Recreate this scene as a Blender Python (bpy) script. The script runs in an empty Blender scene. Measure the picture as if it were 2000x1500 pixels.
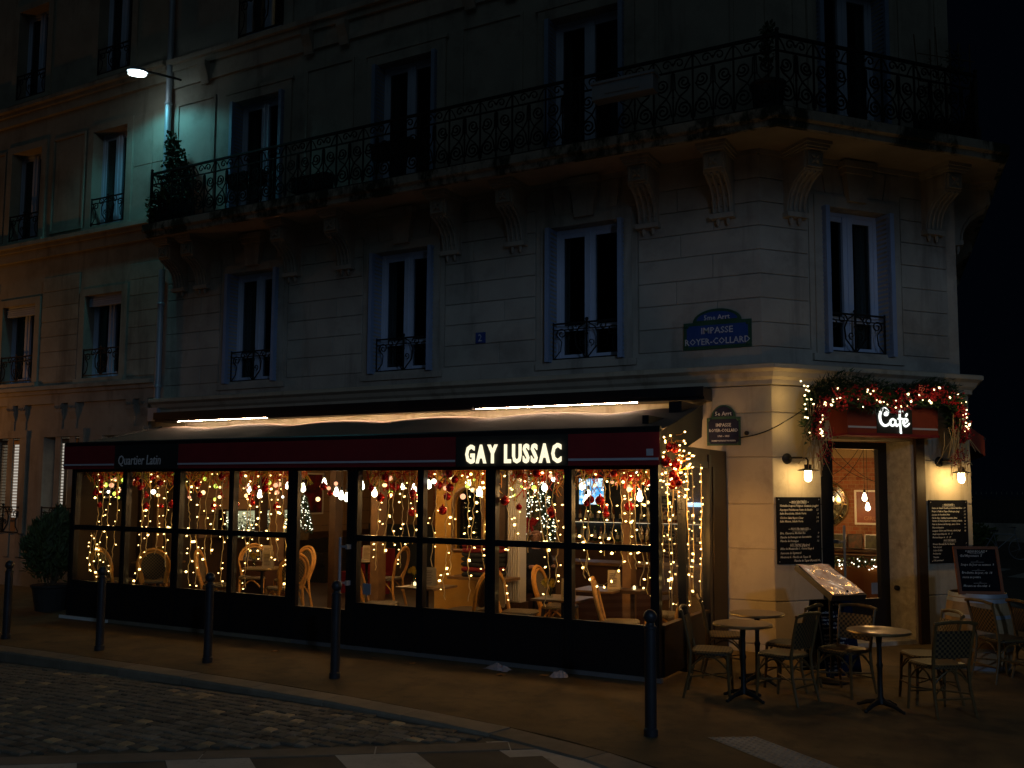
import bpy, math, random
from math import sin, cos, pi, radians, sqrt
from mathutils import Matrix, Vector
R = random.Random(7)
SC = bpy.context.scene
COL = SC.collection

# ------------------------------------------------------------------ camera
def make_camera():
    A, P, RO = radians(119.05), radians(5.0), radians(0.35)
    fw = Vector((cos(A)*cos(P), sin(A)*cos(P), sin(P)))
    r0 = Vector((sin(A), -cos(A), 0)); u0 = r0.cross(fw)
    rt = r0*cos(RO) + u0*sin(RO); up = -r0*sin(RO) + u0*cos(RO)
    cd = bpy.data.cameras.new('camera'); cam = bpy.data.objects.new('camera', cd); COL.objects.link(cam)
    m = Matrix((rt, up, -fw)).transposed().to_4x4(); m.translation = Vector((3.05, -12.55, 2.1))
    cam.matrix_world = m
    cd.sensor_width = 36; cd.lens = 1850*36/2000; cd.shift_y = 43.15/2000
    cd.clip_end = 500; SC.camera = cam
make_camera()

# ------------------------------------------------------------------ world, sun, exposure
W = bpy.data.worlds.new('World'); SC.world = W; W.use_nodes = True
bg = W.node_tree.nodes['Background']; bg.inputs[0].default_value = (0.14, 0.30, 0.70, 1); bg.inputs[1].default_value = 0.0022
sd = bpy.data.lights.new('sun', 'SUN'); sd.energy = 0.05; sd.angle = radians(50); sd.color = (0.60, 0.86, 1.0)
so = bpy.data.objects.new('sun', sd); COL.objects.link(so)
so.rotation_euler = Vector((-0.35, 0.75, -0.72)).to_track_quat('-Z', 'Y').to_euler()   # night glow of assumed street lamps behind the viewer
SC.view_settings.view_transform = 'Standard'; SC.view_settings.look = 'None'
SC.view_settings.exposure = 0; SC.view_settings.gamma = 1
cy = SC.cycles; cy.use_denoising = True; cy.max_bounces = 6; cy.diffuse_bounces = 3; cy.glossy_bounces = 3
cy.transparent_max_bounces = 16; cy.transmission_bounces = 4; cy.sample_clamp_indirect = 2.0; cy.caustics_reflective = False; cy.caustics_refractive = False
try: cy.use_light_tree = True
except Exception: pass

# ------------------------------------------------------------------ mesh helper
class MB:
    def __init__(s): s.v = []; s.f = []
    def add(s, vs, fs, M=None):
        n = len(s.v)
        s.v += [tuple(M @ Vector(p)) for p in vs] if M is not None else [tuple(p) for p in vs]
        s.f += [tuple(i+n for i in f) for f in fs]; return s
    def box(s, x0, x1, y0, y1, z0, z1, M=None):
        if x1 < x0: x0, x1 = x1, x0
        if y1 < y0: y0, y1 = y1, y0
        if z1 < z0: z0, z1 = z1, z0
        v = [(x0,y0,z0),(x1,y0,z0),(x1,y1,z0),(x0,y1,z0),(x0,y0,z1),(x1,y0,z1),(x1,y1,z1),(x0,y1,z1)]
        return s.add(v, [(0,3,2,1),(4,5,6,7),(0,1,5,4),(1,2,6,5),(2,3,7,6),(3,0,4,7)], M)
    def bbox(s, x0, x1, y0, y1, z0, z1, b=.01, M=None):
        # box with chamfered front (-y) face edges: a dressed block
        v = [(x0,y0+b,z0),(x1,y0+b,z0),(x1,y1,z0),(x0,y1,z0),(x0,y0+b,z1),(x1,y0+b,z1),(x1,y1,z1),(x0,y1,z1),
             (x0+b,y0,z0+b),(x1-b,y0,z0+b),(x1-b,y0,z1-b),(x0+b,y0,z1-b)]
        return s.add(v, [(0,3,2,1),(4,5,6,7),(1,2,6,5),(2,3,7,6),(3,0,4,7),(8,9,10,11),(0,1,9,8),(1,5,10,9),(5,4,11,10),(4,0,8,11)], M)
    def prism(s, poly, a, b, ax='y', M=None):
        n = len(poly)
        mk = {'y': lambda p, t: (p[0], t, p[1]), 'z': lambda p, t: (p[0], p[1], t), 'x': lambda p, t: (t, p[0], p[1])}[ax]
        v = [mk(p, a) for p in poly] + [mk(p, b) for p in poly]
        f = [tuple(range(n-1, -1, -1)), tuple(range(n, 2*n))] + [(i, (i+1) % n, n+(i+1) % n, n+i) for i in range(n)]
        return s.add(v, f, M)
    def tube(s, pts, r, n=6, closed=False, M=None, flat=1.0):
        pts = [Vector(p) for p in pts]; m = len(pts)
        if m < 2: return s
        rr = r if isinstance(r, (list, tuple)) else [r]*m
        v = []; nrm = None
        for i in range(m):
            if closed: t = pts[(i+1) % m] - pts[i-1]
            else: t = pts[min(i+1, m-1)] - pts[max(i-1, 0)]
            if t.length < 1e-9: t = Vector((0, 0, 1))
            t.normalize()
            if nrm is None:
                nrm = t.cross(Vector((0, 1, 0)))
                if nrm.length < .1: nrm = t.cross(Vector((1, 0, 0)))
            nrm = nrm - t*nrm.dot(t)
            if nrm.length < 1e-6: nrm = t.orthogonal()
            nrm.normalize(); b = t.cross(nrm)
            for k in range(n):
                a = 2*pi*k/n + pi/n
                v.append(pts[i] + nrm*cos(a)*rr[i] + b*sin(a)*rr[i]*flat)
        f = []
        for i in range(m if closed else m-1):
            j = (i+1) % m
            for k in range(n): f.append((i*n+k, i*n+(k+1) % n, j*n+(k+1) % n, j*n+k))
        if not closed: f += [tuple(range(n-1, -1, -1)), tuple((m-1)*n+k for k in range(n))]
        return s.add(v, f, M)
    def lathe(s, prof, n=16, M=None, cap=True):
        v = []; f = []
        for (r, z) in prof:
            for k in range(n): a = 2*pi*k/n; v.append((r*cos(a), r*sin(a), z))
        for i in range(len(prof)-1):
            for k in range(n): f.append((i*n+k, i*n+(k+1) % n, (i+1)*n+(k+1) % n, (i+1)*n+k))
        if cap: f += [tuple(range(n-1, -1, -1)), tuple((len(prof)-1)*n+k for k in range(n))]
        return s.add(v, f, M)
    def ball(s, c, r, n=8, m=5, sz=1.0):
        pr = [(max(1e-4, r*sin(pi*i/m)), -r*sz*cos(pi*i/m)) for i in range(m+1)]
        return s.lathe(pr, n, Matrix.Translation(c), cap=False)
    def octa(s, c, r, l, d):
        d = Vector(d).normalized(); a = d.orthogonal().normalized(); b = d.cross(a); c = Vector(c)
        v = [c-d*l*.5, c+a*r, c+b*r, c-a*r, c-b*r, c+d*l*.5]
        return s.add(v, [(0,2,1),(0,3,2),(0,4,3),(0,1,4),(5,1,2),(5,2,3),(5,3,4),(5,4,1)])
    def quad(s, a, b, c, d): return s.add([a, b, c, d], [(0, 1, 2, 3)])
    def mesh(s, name, smooth=False):
        me = bpy.data.meshes.new(name); me.from_pydata(s.v, [], s.f)
        if smooth:
            me.polygons.foreach_set('use_smooth', [True]*len(me.polygons))
            try: me.set_sharp_from_angle(angle=radians(38))
            except Exception: pass
        me.update(); return me
    def build(s, name, m, parent=None, M=None, smooth=False, kind=None):
        return obj(name, s.mesh(name, smooth), m, parent, M, kind)

def obj(name, me, m=None, parent=None, M=None, kind=None):
    o = bpy.data.objects.new(name, me); COL.objects.link(o)
    if m is not None and len(me.materials) == 0: me.materials.append(m)
    if parent is not None: o.parent = parent
    if M is not None: o.matrix_basis = M
    if kind: o['kind'] = kind
    return o
def empty(name, loc=(0,0,0), rz=0, M=None):
    o = bpy.data.objects.new(name, None); COL.objects.link(o); o.empty_display_size = .2
    if M is not None: o.matrix_basis = M
    else: o.location = loc; o.rotation_euler = (0, 0, rz)
    return o
def tag(o, label, cat, group=None, kind=None):
    o['label'] = label; o['category'] = cat
    if group: o['group'] = group
    if kind: o['kind'] = kind
    return o
def struct(o): o['kind'] = 'structure'; return o
def copy_tree(o, parent=None):
    c = o.copy(); COL.objects.link(c); c.parent = parent
    for ch in list(o.children): copy_tree(ch, c)
    return c
def T(x, y, z): return Matrix.Translation((x, y, z))
def RZ(a): return Matrix.Rotation(a, 4, 'Z')
def RX(a): return Matrix.Rotation(a, 4, 'X')
def RY(a): return Matrix.Rotation(a, 4, 'Y')
CA = radians(49.75)
CD = Vector((cos(CA), sin(CA), 0)); CN = Vector((sin(CA), -cos(CA), 0))
FM = Matrix.Identity(4)                       # frame of the long facade: x along, y into the building
FC = RZ(CA)                                   # frame of the chamfered corner face
D3 = radians(98.0)
F3 = Matrix.Translation(CD*3.4) @ RZ(D3)      # frame of the side-street facade
FACE = Matrix(((1,0,0,0),(0,0,-1,0),(0,1,0,0),(0,0,0,1)))   # flat drawing (x right, y up, z to viewer) -> wall frame

def text_mesh(body, size=1, xs=1, shear=0, bold=0, ext=.004, align='LEFT', space=1.0, res=2):
    cu = bpy.data.curves.new('t', 'FONT'); cu.body = body; cu.size = size; cu.shear = shear; cu.offset = bold
    cu.extrude = ext; cu.align_x = align; cu.space_character = space; cu.resolution_u = res
    o = bpy.data.objects.new('t', cu); me = bpy.data.meshes.new_from_object(o)
    bpy.data.objects.remove(o); bpy.data.curves.remove(cu)
    if xs != 1: me.transform(Matrix.Diagonal((xs, 1, 1, 1)))
    return me
def text_into(mb, body, M, **k):
    me = text_mesh(body, **k)
    mb.add([v.co for v in me.vertices], [tuple(p.vertices) for p in me.polygons], M)
    bpy.data.meshes.remove(me)

# ------------------------------------------------------------------ materials
def nt(name):
    m = bpy.data.materials.new(name); m.use_nodes = True; t = m.node_tree
    return m, t, t.nodes['Principled BSDF']
def c4(c): return (c[0], c[1], c[2], 1)
def mixc(t, fac, a, b, mode='MIX'):
    n = t.nodes.new('ShaderNodeMix'); n.data_type = 'RGBA'; n.blend_type = mode
    for sock, val in ((0, fac), (6, a), (7, b)):
        if isinstance(val, bpy.types.NodeSocket): t.links.new(val, n.inputs[sock])
        elif sock == 0: n.inputs[0].default_value = val
        else: n.inputs[sock].default_value = c4(val)
    return n.outputs[2]
def noise(t, scale, detail=4, rough=.6, co='Object', stretch=None):
    tc = t.nodes.new('ShaderNodeTexCoord'); n = t.nodes.new('ShaderNodeTexNoise')
    n.inputs['Scale'].default_value = scale; n.inputs['Detail'].default_value = detail; n.inputs['Roughness'].default_value = rough
    if co == 'World':
        g = t.nodes.new('ShaderNodeNewGeometry'); src = g.outputs['Position']
    else: src = tc.outputs[co]
    if stretch:
        mp = t.nodes.new('ShaderNodeMapping'); mp.inputs['Scale'].default_value = stretch; t.links.new(src, mp.inputs[0]); src = mp.outputs[0]
    t.links.new(src, n.inputs['Vector']); return n.outputs['Fac']
def ramp(t, fac, p0, p1, c0=(0,0,0), c1=(1,1,1)):
    r = t.nodes.new('ShaderNodeValToRGB'); e = r.color_ramp.elements
    e[0].position = p0; e[0].color = c4(c0); e[1].position = p1; e[1].color = c4(c1); t.links.new(fac, r.inputs[0]); return r.outputs[0]
def bump(t, b, h, strength, dist=.01):
    n = t.nodes.new('ShaderNodeBump'); n.inputs['Strength'].default_value = strength; n.inputs['Distance'].default_value = dist
    t.links.new(h, n.inputs['Height']); t.links.new(n.outputs[0], b.inputs['Normal'])
def pmat(name, col, rough=.7, metal=0, var=.18, scale=3, bs=.25, bscale=70, rnd=0, co='World', spec=.4, stain=None, coat=0, streak=None):
    m, t, b = nt(name)
    c = mixc(t, ramp(t, noise(t, scale, 5, co=co), .3, .7), [x*(1-var) for x in col], [min(1, x*(1+var)) for x in col])
    if stain:
        c = mixc(t, ramp(t, noise(t, stain[1], 6, .7, co=co, stretch=stain[3] if len(stain) > 3 else None), stain[2][0], stain[2][1]), c, stain[0])
    if streak:
        c = mixc(t, ramp(t, noise(t, streak[1], 5, .65, co=co, stretch=(1,1,.12)), streak[2][0], streak[2][1]), c, streak[0])
    if rnd:
        oi = t.nodes.new('ShaderNodeObjectInfo'); hs = t.nodes.new('ShaderNodeMapRange')
        hs.inputs[3].default_value = 1-rnd; hs.inputs[4].default_value = 1+rnd; t.links.new(oi.outputs['Random'], hs.inputs[0])
        mm = t.nodes.new('ShaderNodeVectorMath'); mm.operation = 'SCALE'; t.links.new(c, mm.inputs[0]); t.links.new(hs.outputs[0], mm.inputs['Scale']); c = mm.outputs[0]
    t.links.new(c, b.inputs['Base Color'])
    b.inputs['Roughness'].default_value = rough; b.inputs['Metallic'].default_value = metal; b.inputs['Specular IOR Level'].default_value = spec
    if coat: b.inputs['Coat Weight'].default_value = coat; b.inputs['Coat Roughness'].default_value = .1
    if bs: bump(t, b, noise(t, bscale, 3, co=co), bs, .006)
    return m
def emat(name, col, s, base=(.02,.02,.02)):
    m, t, b = nt(name); b.inputs['Base Color'].default_value = c4(base)
    b.inputs['Emission Color'].default_value = c4(col); b.inputs['Emission Strength'].default_value = s; return m
def glassmat(name, tint=(.95,.97,.97), refl=1.0, rough=.02):
    m = bpy.data.materials.new(name); m.use_nodes = True; t = m.node_tree; t.nodes.clear()
    o = t.nodes.new('ShaderNodeOutputMaterial'); mx = t.nodes.new('ShaderNodeMixShader')
    tr = t.nodes.new('ShaderNodeBsdfTransparent'); gl = t.nodes.new('ShaderNodeBsdfGlossy'); lw = t.nodes.new('ShaderNodeLayerWeight'); lw.inputs[0].default_value = .5; pw = t.nodes.new('ShaderNodeMath'); pw.operation = 'POWER'; pw.inputs[1].default_value = 4.5; fr = t.nodes.new('ShaderNodeMapRange'); fr.inputs[3].default_value = .035; fr.inputs[4].default_value = .95
    t.links.new(lw.outputs['Facing'], pw.inputs[0]); t.links.new(pw.outputs[0], fr.inputs[0])
    tr.inputs[0].default_value = c4(tint); gl.inputs['Roughness'].default_value = rough; gl.inputs[0].default_value = (refl,)*3+(1,);
    t.links.new(fr.outputs[0], mx.inputs[0]); t.links.new(tr.outputs[0], mx.inputs[1]); t.links.new(gl.outputs[0], mx.inputs[2]); t.links.new(mx.outputs[0], o.inputs[0]); return m
def weave(name, a, b_, sc, co='Object'):
    m, t, b = nt(name); tc = t.nodes.new('ShaderNodeTexCoord'); ck = t.nodes.new('ShaderNodeTexChecker')
    mp = t.nodes.new('ShaderNodeMapping'); mp.inputs['Rotation'].default_value = (0, 0, radians(45)); mp.inputs['Scale'].default_value = (1, 1, 1)
    t.links.new(tc.outputs['UV' if co == 'UV' else 'Object'], mp.inputs[0]); t.links.new(mp.outputs[0], ck.inputs['Vector']); ck.inputs['Scale'].default_value = sc
    ck.inputs[1].default_value = c4(a); ck.inputs[2].default_value = c4(b_); t.links.new(ck.outputs[0], b.inputs['Base Color'])
    b.inputs['Roughness'].default_value = .45; bump(t, b, ck.outputs[1], .5, .004); return m

M = {}
M['stone'] = pmat('limestone', (.36,.335,.285), .88, var=.13, scale=1.3, bs=.35, bscale=55, rnd=.07, stain=((.20,.185,.16), 1.1, (.5,.76)), streak=((.13,.12,.105), 2.6, (.54,.80)))
M['stone2'] = pmat('neighbour_stone', (.33,.30,.24), .9, var=.15, scale=1.5, bs=.35, bscale=50, rnd=.06, stain=((.17,.15,.12), 1.0, (.5,.8)), streak=((.12,.10,.08), 2.4, (.54,.8)))
M['stonewarm'] = pmat('ground_floor_stone', (.44,.38,.28), .85, var=.12, scale=1.6, bs=.35, bscale=60, rnd=.05, stain=((.25,.21,.15), 1.6, (.52,.78)), streak=((.20,.16,.10), 3.2, (.56,.8)))
M['rough'] = pmat('rough_jamb_stone', (.42,.38,.30), .95, var=.25, scale=9, bs=.9, bscale=28, stain=((.24,.2,.15), 5, (.55,.75)))
M['moss'] = pmat('weathered_slab', (.34,.32,.28), .92, var=.2, scale=3, bs=.5, bscale=30, stain=((.025,.035,.022), 2.2, (.46,.56), (1,1,.5)))
M['slab'] = pmat('slab_underside', (.34,.29,.22), .95, var=.15, scale=2, bs=.3)
M['iron'] = pmat('black_iron', (.012,.012,.013), .55, .3, var=.2, bs=.15, spec=.4)
M['shutter'] = pmat('shutter_paint', (.22,.30,.46), .6, var=.08, bs=.1)
M['frame'] = pmat('window_paint', (.42,.49,.64), .5, var=.06, bs=.08)
M['zinc'] = pmat('zinc_pipe', (.34,.38,.44), .5, .3, var=.12, bs=.1)
M['glass'] = glassmat('window_glass')
M['dglass'] = glassmat('dark_window_glass', (.55,.6,.6))
M['black'] = pmat('black_terrace_paint', (.010,.010,.012), .42, 0, var=.2, bs=.1, spec=.4)
M['alu'] = pmat('aluminium_strip', (.45,.47,.5), .4, .8, var=.15, bs=.1)
M['asphalt'] = pmat('sidewalk_asphalt', (.125,.083,.034), .85, var=.32, scale=1.2, bs=.5, bscale=130, stain=((.055,.04,.02), 2.3, (.48,.72)), streak=((.20,.15,.08), 95, (.60,.68)))
M['road'] = pmat('road_asphalt', (.10,.086,.062), .85, var=.25, scale=2, bs=.6, bscale=110)
M['kerb'] = pmat('kerb_granite', (.20,.17,.125), .8, var=.2, scale=4, bs=.4, bscale=90, rnd=.24)
M['sett'] = pmat('granite_setts', (.145,.128,.095), .75, var=.35, scale=5, bs=.5, bscale=70, rnd=.42)
M['sett_t'] = pmat('tan_setts', (.40,.30,.16), .75, var=.25, scale=6, bs=.5, bscale=70, rnd=.25)
M['paint'] = pmat('crossing_paint', (.42,.40,.34), .75, var=.2, scale=3, bs=.3, bscale=90, stain=((.09,.08,.06), 6, (.58,.74)))
M['white'] = pmat('white_paint', (.75,.75,.72), .6, var=.05, bs=.05)
M['red_fabric'] = pmat('dark_red_awning', (.22,.012,.016), .8, var=.1, scale=4, bs=.3, bscale=200)
M['top_fabric'] = pmat('grey_brown_awning_top', (.17,.105,.07), .85, var=.1, scale=2, bs=.25, bscale=200)
M['signblack'] = pmat('sign_black_fabric', (.018,.018,.016), .7, var=.1, bs=.1)
M['stripe'] = pmat('valance_stripe', (.5,.5,.55), .7, var=.05, bs=.05)
M['wood'] = pmat('dark_brown_wood', (.055,.028,.011), .5, var=.3, scale=6, bs=.2, bscale=40)
M['woodlight'] = pmat('oak_wood', (.19,.10,.038), .5, var=.3, scale=6, bs=.2, bscale=40)
M['rattan'] = pmat('rattan_cane', (.60,.29,.06), .4, var=.3, scale=14, bs=.3, bscale=60, co='Object')
M['rattan2'] = pmat('weathered_cane', (.115,.070,.022), .5, var=.3, scale=14, bs=.3, bscale=60, co='Object')
M['weave'] = weave('black_cream_weave', (.012,.010,.008), (.12,.078,.028), 44)
M['weavein'] = weave('brown_weave', (.03,.022,.015), (.22,.17,.09), 70)
M['tabletop'] = pmat('bistro_table_top', (.17,.125,.07), .35, var=.12, scale=4, bs=.05, spec=.6)
M['brass'] = pmat('brass_rim', (.42,.32,.16), .35, .9, var=.1, bs=.05)
M['enamel'] = pmat('blue_enamel', (.02,.06,.24), .35, var=.15, bs=.05)
M['enamel2'] = pmat('night_blue_enamel', (.018,.02,.045), .5, var=.15, bs=.05, spec=.15)
M['green'] = pmat('green_enamel', (.025,.075,.045), .4, var=.2, bs=.05)
M['lettering'] = pmat('enamel_white', (.50,.51,.53), .5, var=.08, bs=0)
M['chalkboard'] = pmat('slate_board', (.007,.008,.012), .9, var=.3, scale=3, bs=.1, spec=.08)
M['chalk'] = pmat('chalk', (.55,.53,.48), .9, var=.2, scale=20, bs=0)
M['chalkblue'] = pmat('blue_slate_board', (.008,.014,.036), .9, var=.3, scale=3, bs=.1, spec=.08)
M['leaf'] = pmat('dark_foliage', (.025,.055,.018), .6, var=.45, scale=9, bs=0)
M['leaf2'] = pmat('olive_foliage', (.06,.085,.02), .6, var=.45, scale=9, bs=0)
M['bark'] = pmat('bark', (.12,.08,.04), .9, var=.3, scale=10, bs=.4)
M['terracotta'] = pmat('planter_dark', (.035,.032,.03), .8, var=.2, bs=.2)

# ================================================================== GROUND
def zr(x):
    ks = [(-9e9,-.13),(-8.8,-.13),(-.5,-.02),(1.6,-.02),(5.,-.13),(9e9,-.13)]
    for (a, za), (b, zb) in zip(ks, ks[1:]):
        if a <= x <= b: return za + (zb-za)*(x-a)/(b-a)
g = MB(); xs = [-300,-8.8,-.5,1.6,5,300]
for i in range(5): g.quad((xs[i],-300,zr(xs[i])),(xs[i+1],-300,zr(xs[i+1])),(xs[i+1],300,zr(xs[i+1])),(xs[i],300,zr(xs[i])))
ROAD = struct(g.build('road', M['road']))
KF = [(-40,-4.93),(-9,-4.95),(-6.7,-4.93),(-5,-4.95),(-3.5,-5.02),(-2.77,-5.1),(-2.1,-5.19),(-1.5,-5.27),(-.94,-5.37),(-.5,-5.48),(.1,-5.70),(.7,-6.0),(1.4,-6.4),(2.4,-6.7),(3.6,-6.5),(4.6,-5.7),(5.2,-4.2),(5.2,-1.5),(4.4,2),(3.3,5.5),(2.4,8.5),(1.9,11),(.9,18),(-3.3,47)]
def resample(pl, step, i0=0):
    out = [Vector(pl[0]).to_2d() if False else Vector((pl[0][0], pl[0][1]))]
    acc = 0
    for a, b in zip(pl, pl[1:]):
        a = Vector(a); b = Vector(b); L = (b-a).length; d = step-acc
        while d <= L: out.append(a+(b-a)*d/L); d += step
        acc = L-(d-step)
    out.append(Vector(pl[-1])); return out
def smooth(pl, n=2):
    for _ in range(n):
        q = [pl[0]]
        for a, b in zip(pl, pl[1:]):
            a = Vector(a); b = Vector(b); q += [tuple(a*.75+b*.25), tuple(a*.25+b*.75)]
        q.append(pl[-1]); pl = q
    return pl
KP = smooth(KF)
def inward(pl, i):
    a = Vector(pl[max(i-1, 0)]); b = Vector(pl[min(i+1, len(pl)-1)]); t = (b-a).normalized(); return Vector((-t.y, t.x))
KB = [Vector(p)+inward(KP, i)*.30 for i, p in enumerate(KP)]
sw = MB(); poly = [(p.x, p.y) for p in KB] + [(-40, 47)]
sw.prism(poly, -.3, 0, 'z')
SIDEWALK = struct(sw.build('pavement', M['asphalt']))
# kerb stones, one object each
KS = resample(KP, 1.05)
kerb = struct(empty('kerb'))
for i in range(len(KS)-1):
    if KS[i].x < -16 or KS[i].y > 26: continue
    a, b = KS[i], KS[i+1]; na, nb = inward(KS, i), inward(KS, i+1); t = (b-a).normalized()*.008; h = R.uniform(-.003, .004)
    P4 = [a+t, b-t, b-t+nb*.295, a+t+na*.295]
    q = .02
    top = [a+t+na*q, b-t+nb*q, b-t+nb*.29, a+t+na*.29]
    k = MB(); c = (a+b)/2
    vs = [(p.x-c.x, p.y-c.y, -.3) for p in P4] + [(p.x-c.x, p.y-c.y, -.022) for p in P4] + [(p.x-c.x, p.y-c.y, h) for p in top]
    k.add(vs, [(0,3,2,1),(0,1,5,4),(1,2,6,5),(2,3,7,6),(3,0,4,7),(4,5,9,8),(5,6,10,9),(6,7,11,10),(7,4,8,11),(8,9,10,11)])
    k.build('kerb_stone', M['kerb'], kerb, T(c.x, c.y, 0))
# flush granite band between setts and crossing
bd = Vector((-.824,-.565)).normalized(); bn = Vector((.56,-.83)).normalized(); b0 = Vector((-.42,-5.06))
u = -.06; joints = [-.06,.62,1.72,3.1,4.75,6.3,7.8]
for j0, j1 in zip(joints, joints[1:]):
    k = MB(); q = [b0+bd*(j0+.006), b0+bd*(j1-.006), b0+bd*(j1-.006)+bn*.23, b0+bd*(j0+.006)+bn*.23]
    c = (q[0]+q[2])/2
    k.add([(p.x-c.x, p.y-c.y, -.08) for p in q]+[(p.x-c.x, p.y-c.y, zr(p.x)+.008) for p in q], [(0,1,2,3),(7,6,5,4),(0,4,5,1),(1,5,6,2),(2,6,7,3),(3,7,4,0)])
    k.build('band_stone', M['kerb'], ROAD, T(c.x, c.y, 0))
# painted crossing stripes
sdv = Vector((.80,-.60)); s0 = Vector((-2.16,-6.26)); st = Vector((.785,.60))*1.30/ .988
for k in range(-4, 5):
    a = s0 + st*k + sdv*.02; b = a + st.normalized()*.64
    if (a-Vector((1.2,-4))).length < .5: continue
    m = MB(); q = [a, b, b+sdv*3.6, a+sdv*3.6]
    if k >= 2: continue
    m.add([(p.x, p.y, zr(p.x)+.005) for p in q], [(3,2,1,0)]); m.build('crossing_stripe', M['paint'], ROAD)
for k in range(6):
    m = MB(); x = 1.2+k*1.05; y = 14.6+k*.1
    m.add([(x, y, zr(x)+.005),(x+.5, y, zr(x+.5)+.005),(x+1.1, y+3, zr(x+1.1)+.005),(x+.6, y+3, zr(x+.6)+.005)], [(0,1,2,3)]); m.build('crossing_stripe', M['paint'], ROAD)
# granite setts of the lane
def kerb_y(x):
    for a, b in zip(KP, KP[1:]):
        if a[0] <= x <= b[0]: return a[1]+(b[1]-a[1])*(x-a[0])/max(1e-6, b[0]-a[0])
    return -5
setts = []; y = -5.06; row = 0
while y > -8.9:
    x = -13.0+R.uniform(0, .1)
    while x < -.4:
        L = R.uniform(.105, .165); cx = x+L/2; cyy = y+.05*sin(cx*.9+row*.05)+R.uniform(-.006, .006)
        dk = kerb_y(cx)-.075-cyy
        rel = Vector((cx, cyy))-b0; side = rel.dot(bn)
        vis = cx > -3.2+ (cyy+8.5)*-2.35 - 2.2
        if dk > 0 and side < -.075 and vis: setts.append((cx, cyy, L, R.random()))
        x += L
    y -= .118; row += 1
cam = Vector((3.05,-12.55)); setts.sort(key=lambda s: (Vector((s[0], s[1]))-cam).length)
def sett_geo(mb, cx, cyy, L, ox=0, oy=0, oz=0):
    hx = L/2-.0065; hy = .0525; b = .010; z = zr(cx)+.019+R.uniform(-.006, .006)-oz; rz = R.uniform(-.09, .09); tx, ty = R.uniform(-.05, .05), R.uniform(-.05, .05)
    vs = []
    for lv, zz, sh in ((0, z-.05, 0), (1, z-.008, 0), (1, z, b)):
        for sx, sy in ((-1,-1),(1,-1),(1,1),(-1,1)):
            px = sx*(hx-sh)*R.uniform(.93, 1.02); py = sy*(hy-sh)*R.uniform(.93, 1.02)
            vs.append((cx-ox+px*cos(rz)-py*sin(rz), cyy-oy+px*sin(rz)+py*cos(rz), zz+(px*tx+py*ty if lv else 0)))
    mb.add(vs, [(0,1,5,4),(1,2,6,5),(2,3,7,6),(3,0,4,7),(4,5,9,8),(5,6,10,9),(6,7,11,10),(7,4,8,11),(8,9,10,11)])
proto = []
for i in range(14):
    mb = MB(); sett_geo(mb, 0, 0, .135, oz=zr(0)); proto.append((mb.mesh('sett'), mb.mesh('sett')))
    proto[-1][0].materials.append(M['sett']); proto[-1][1].materials.append(M['sett_t'])
rest = MB(); restt = MB()
for i, (cx, cyy, L, q) in enumerate(setts):
    tan = q > .93
    if i < 300:
        o = obj('sett', proto[R.randrange(14)][1 if tan else 0], None, ROAD); o.location = (cx, cyy, zr(cx)); o.scale = (L/.135, 1, 1)
    else: sett_geo(restt if tan else rest, cx, cyy, L)
def stuffpart(mb, name, m, parent):
    o = mb.build(name, m, parent); o['kind'] = 'stuff'; return o
stuffpart(rest, 'sett_paving', M['sett'], ROAD); stuffpart(restt, 'tan_sett_paving', M['sett_t'], ROAD)
M['tactile'] = pmat('tactile_paving', (.30,.275,.22), .8, var=.25, scale=5, bs=.3)
# tactile strip at the dropped kerb
tq = MB(); a = Vector((.50,-4.50)); d1 = Vector((.30,.20)).normalized(); d2 = Vector((.80,-.60)).normalized()
q = [a, a+d1*.42, a+d1*.42+d2*2.4, a+d2*2.4]
tq.add([(p.x, p.y, .005) for p in q], [(3,2,1,0)])
TS = tq.build('tactile_strip', M['tactile'], SIDEWALK)
st_ = MB()
for i in range(40):
    for j in range(7):
        p = a+d1*(.03+j*.06)+d2*(.03+i*.06)
        st_.add([(p.x+r*cos(k*pi/3), p.y+r*sin(k*pi/3), z) for r, z in ((.018,.005),(.011,.012)) for k in range(6)], [(k, (k+1) % 6, 6+(k+1) % 6, 6+k) for k in range(6)]+[tuple(range(6, 12))])
o = st_.build('tactile_studs', M['tactile'], TS); o['kind'] = 'stuff'
# fallen leaves and litter
def leaf_mesh(s):
    m = MB(); n = 9; pts = [(0, 0, .004)]
    for k in range(n):
        aa = 2*pi*k/n; r = s*(1 if k % 2 == 0 else .55); pts.append((r*cos(aa), r*sin(aa)*.8, .006+.012*R.random()))
    return m.add(pts, [(0, 1+k, 1+(k+1) % n) for k in range(n)])
mleaf = pmat('dry_leaf', (.30,.15,.04), .7, var=.3, scale=20, bs=0)
for x, y in [(-3.6,-3.0),(-2.35,-3.05),(-4.2,-2.95),(-5.6,-3.2),(-1.9,-2.85)]:
    o = leaf_mesh(R.uniform(.05,.08)).build('fallen_leaf', mleaf, None, T(x, y, .002) @ RZ(R.uniform(0, 6))); tag(o, 'dry brown fallen leaf lying on the pavement by the glazed terrace', 'leaf', 'fallen leaves on the pavement')
mpaper = pmat('crumpled_paper', (.42,.36,.36), .8, var=.15, scale=12, bs=.4)
def crumple(L, w):
    m = MB(); n, k = 9, 6; vs = []
    for i in range(n):
        for j in range(k):
            h = .07*sin(pi*j/(k-1))*sin(pi*(i+.3)/(n))*R.uniform(.5,1.3)
            vs.append((L*(i/(n-1)-.5)+R.uniform(-.012,.012), w*(j/(k-1)-.5)*R.uniform(.6,1.1), max(.002, h)))
    return m.add(vs, [(i*k+j, (i+1)*k+j, (i+1)*k+j+1, i*k+j+1) for i in range(n-1) for j in range(k-1)])
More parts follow.
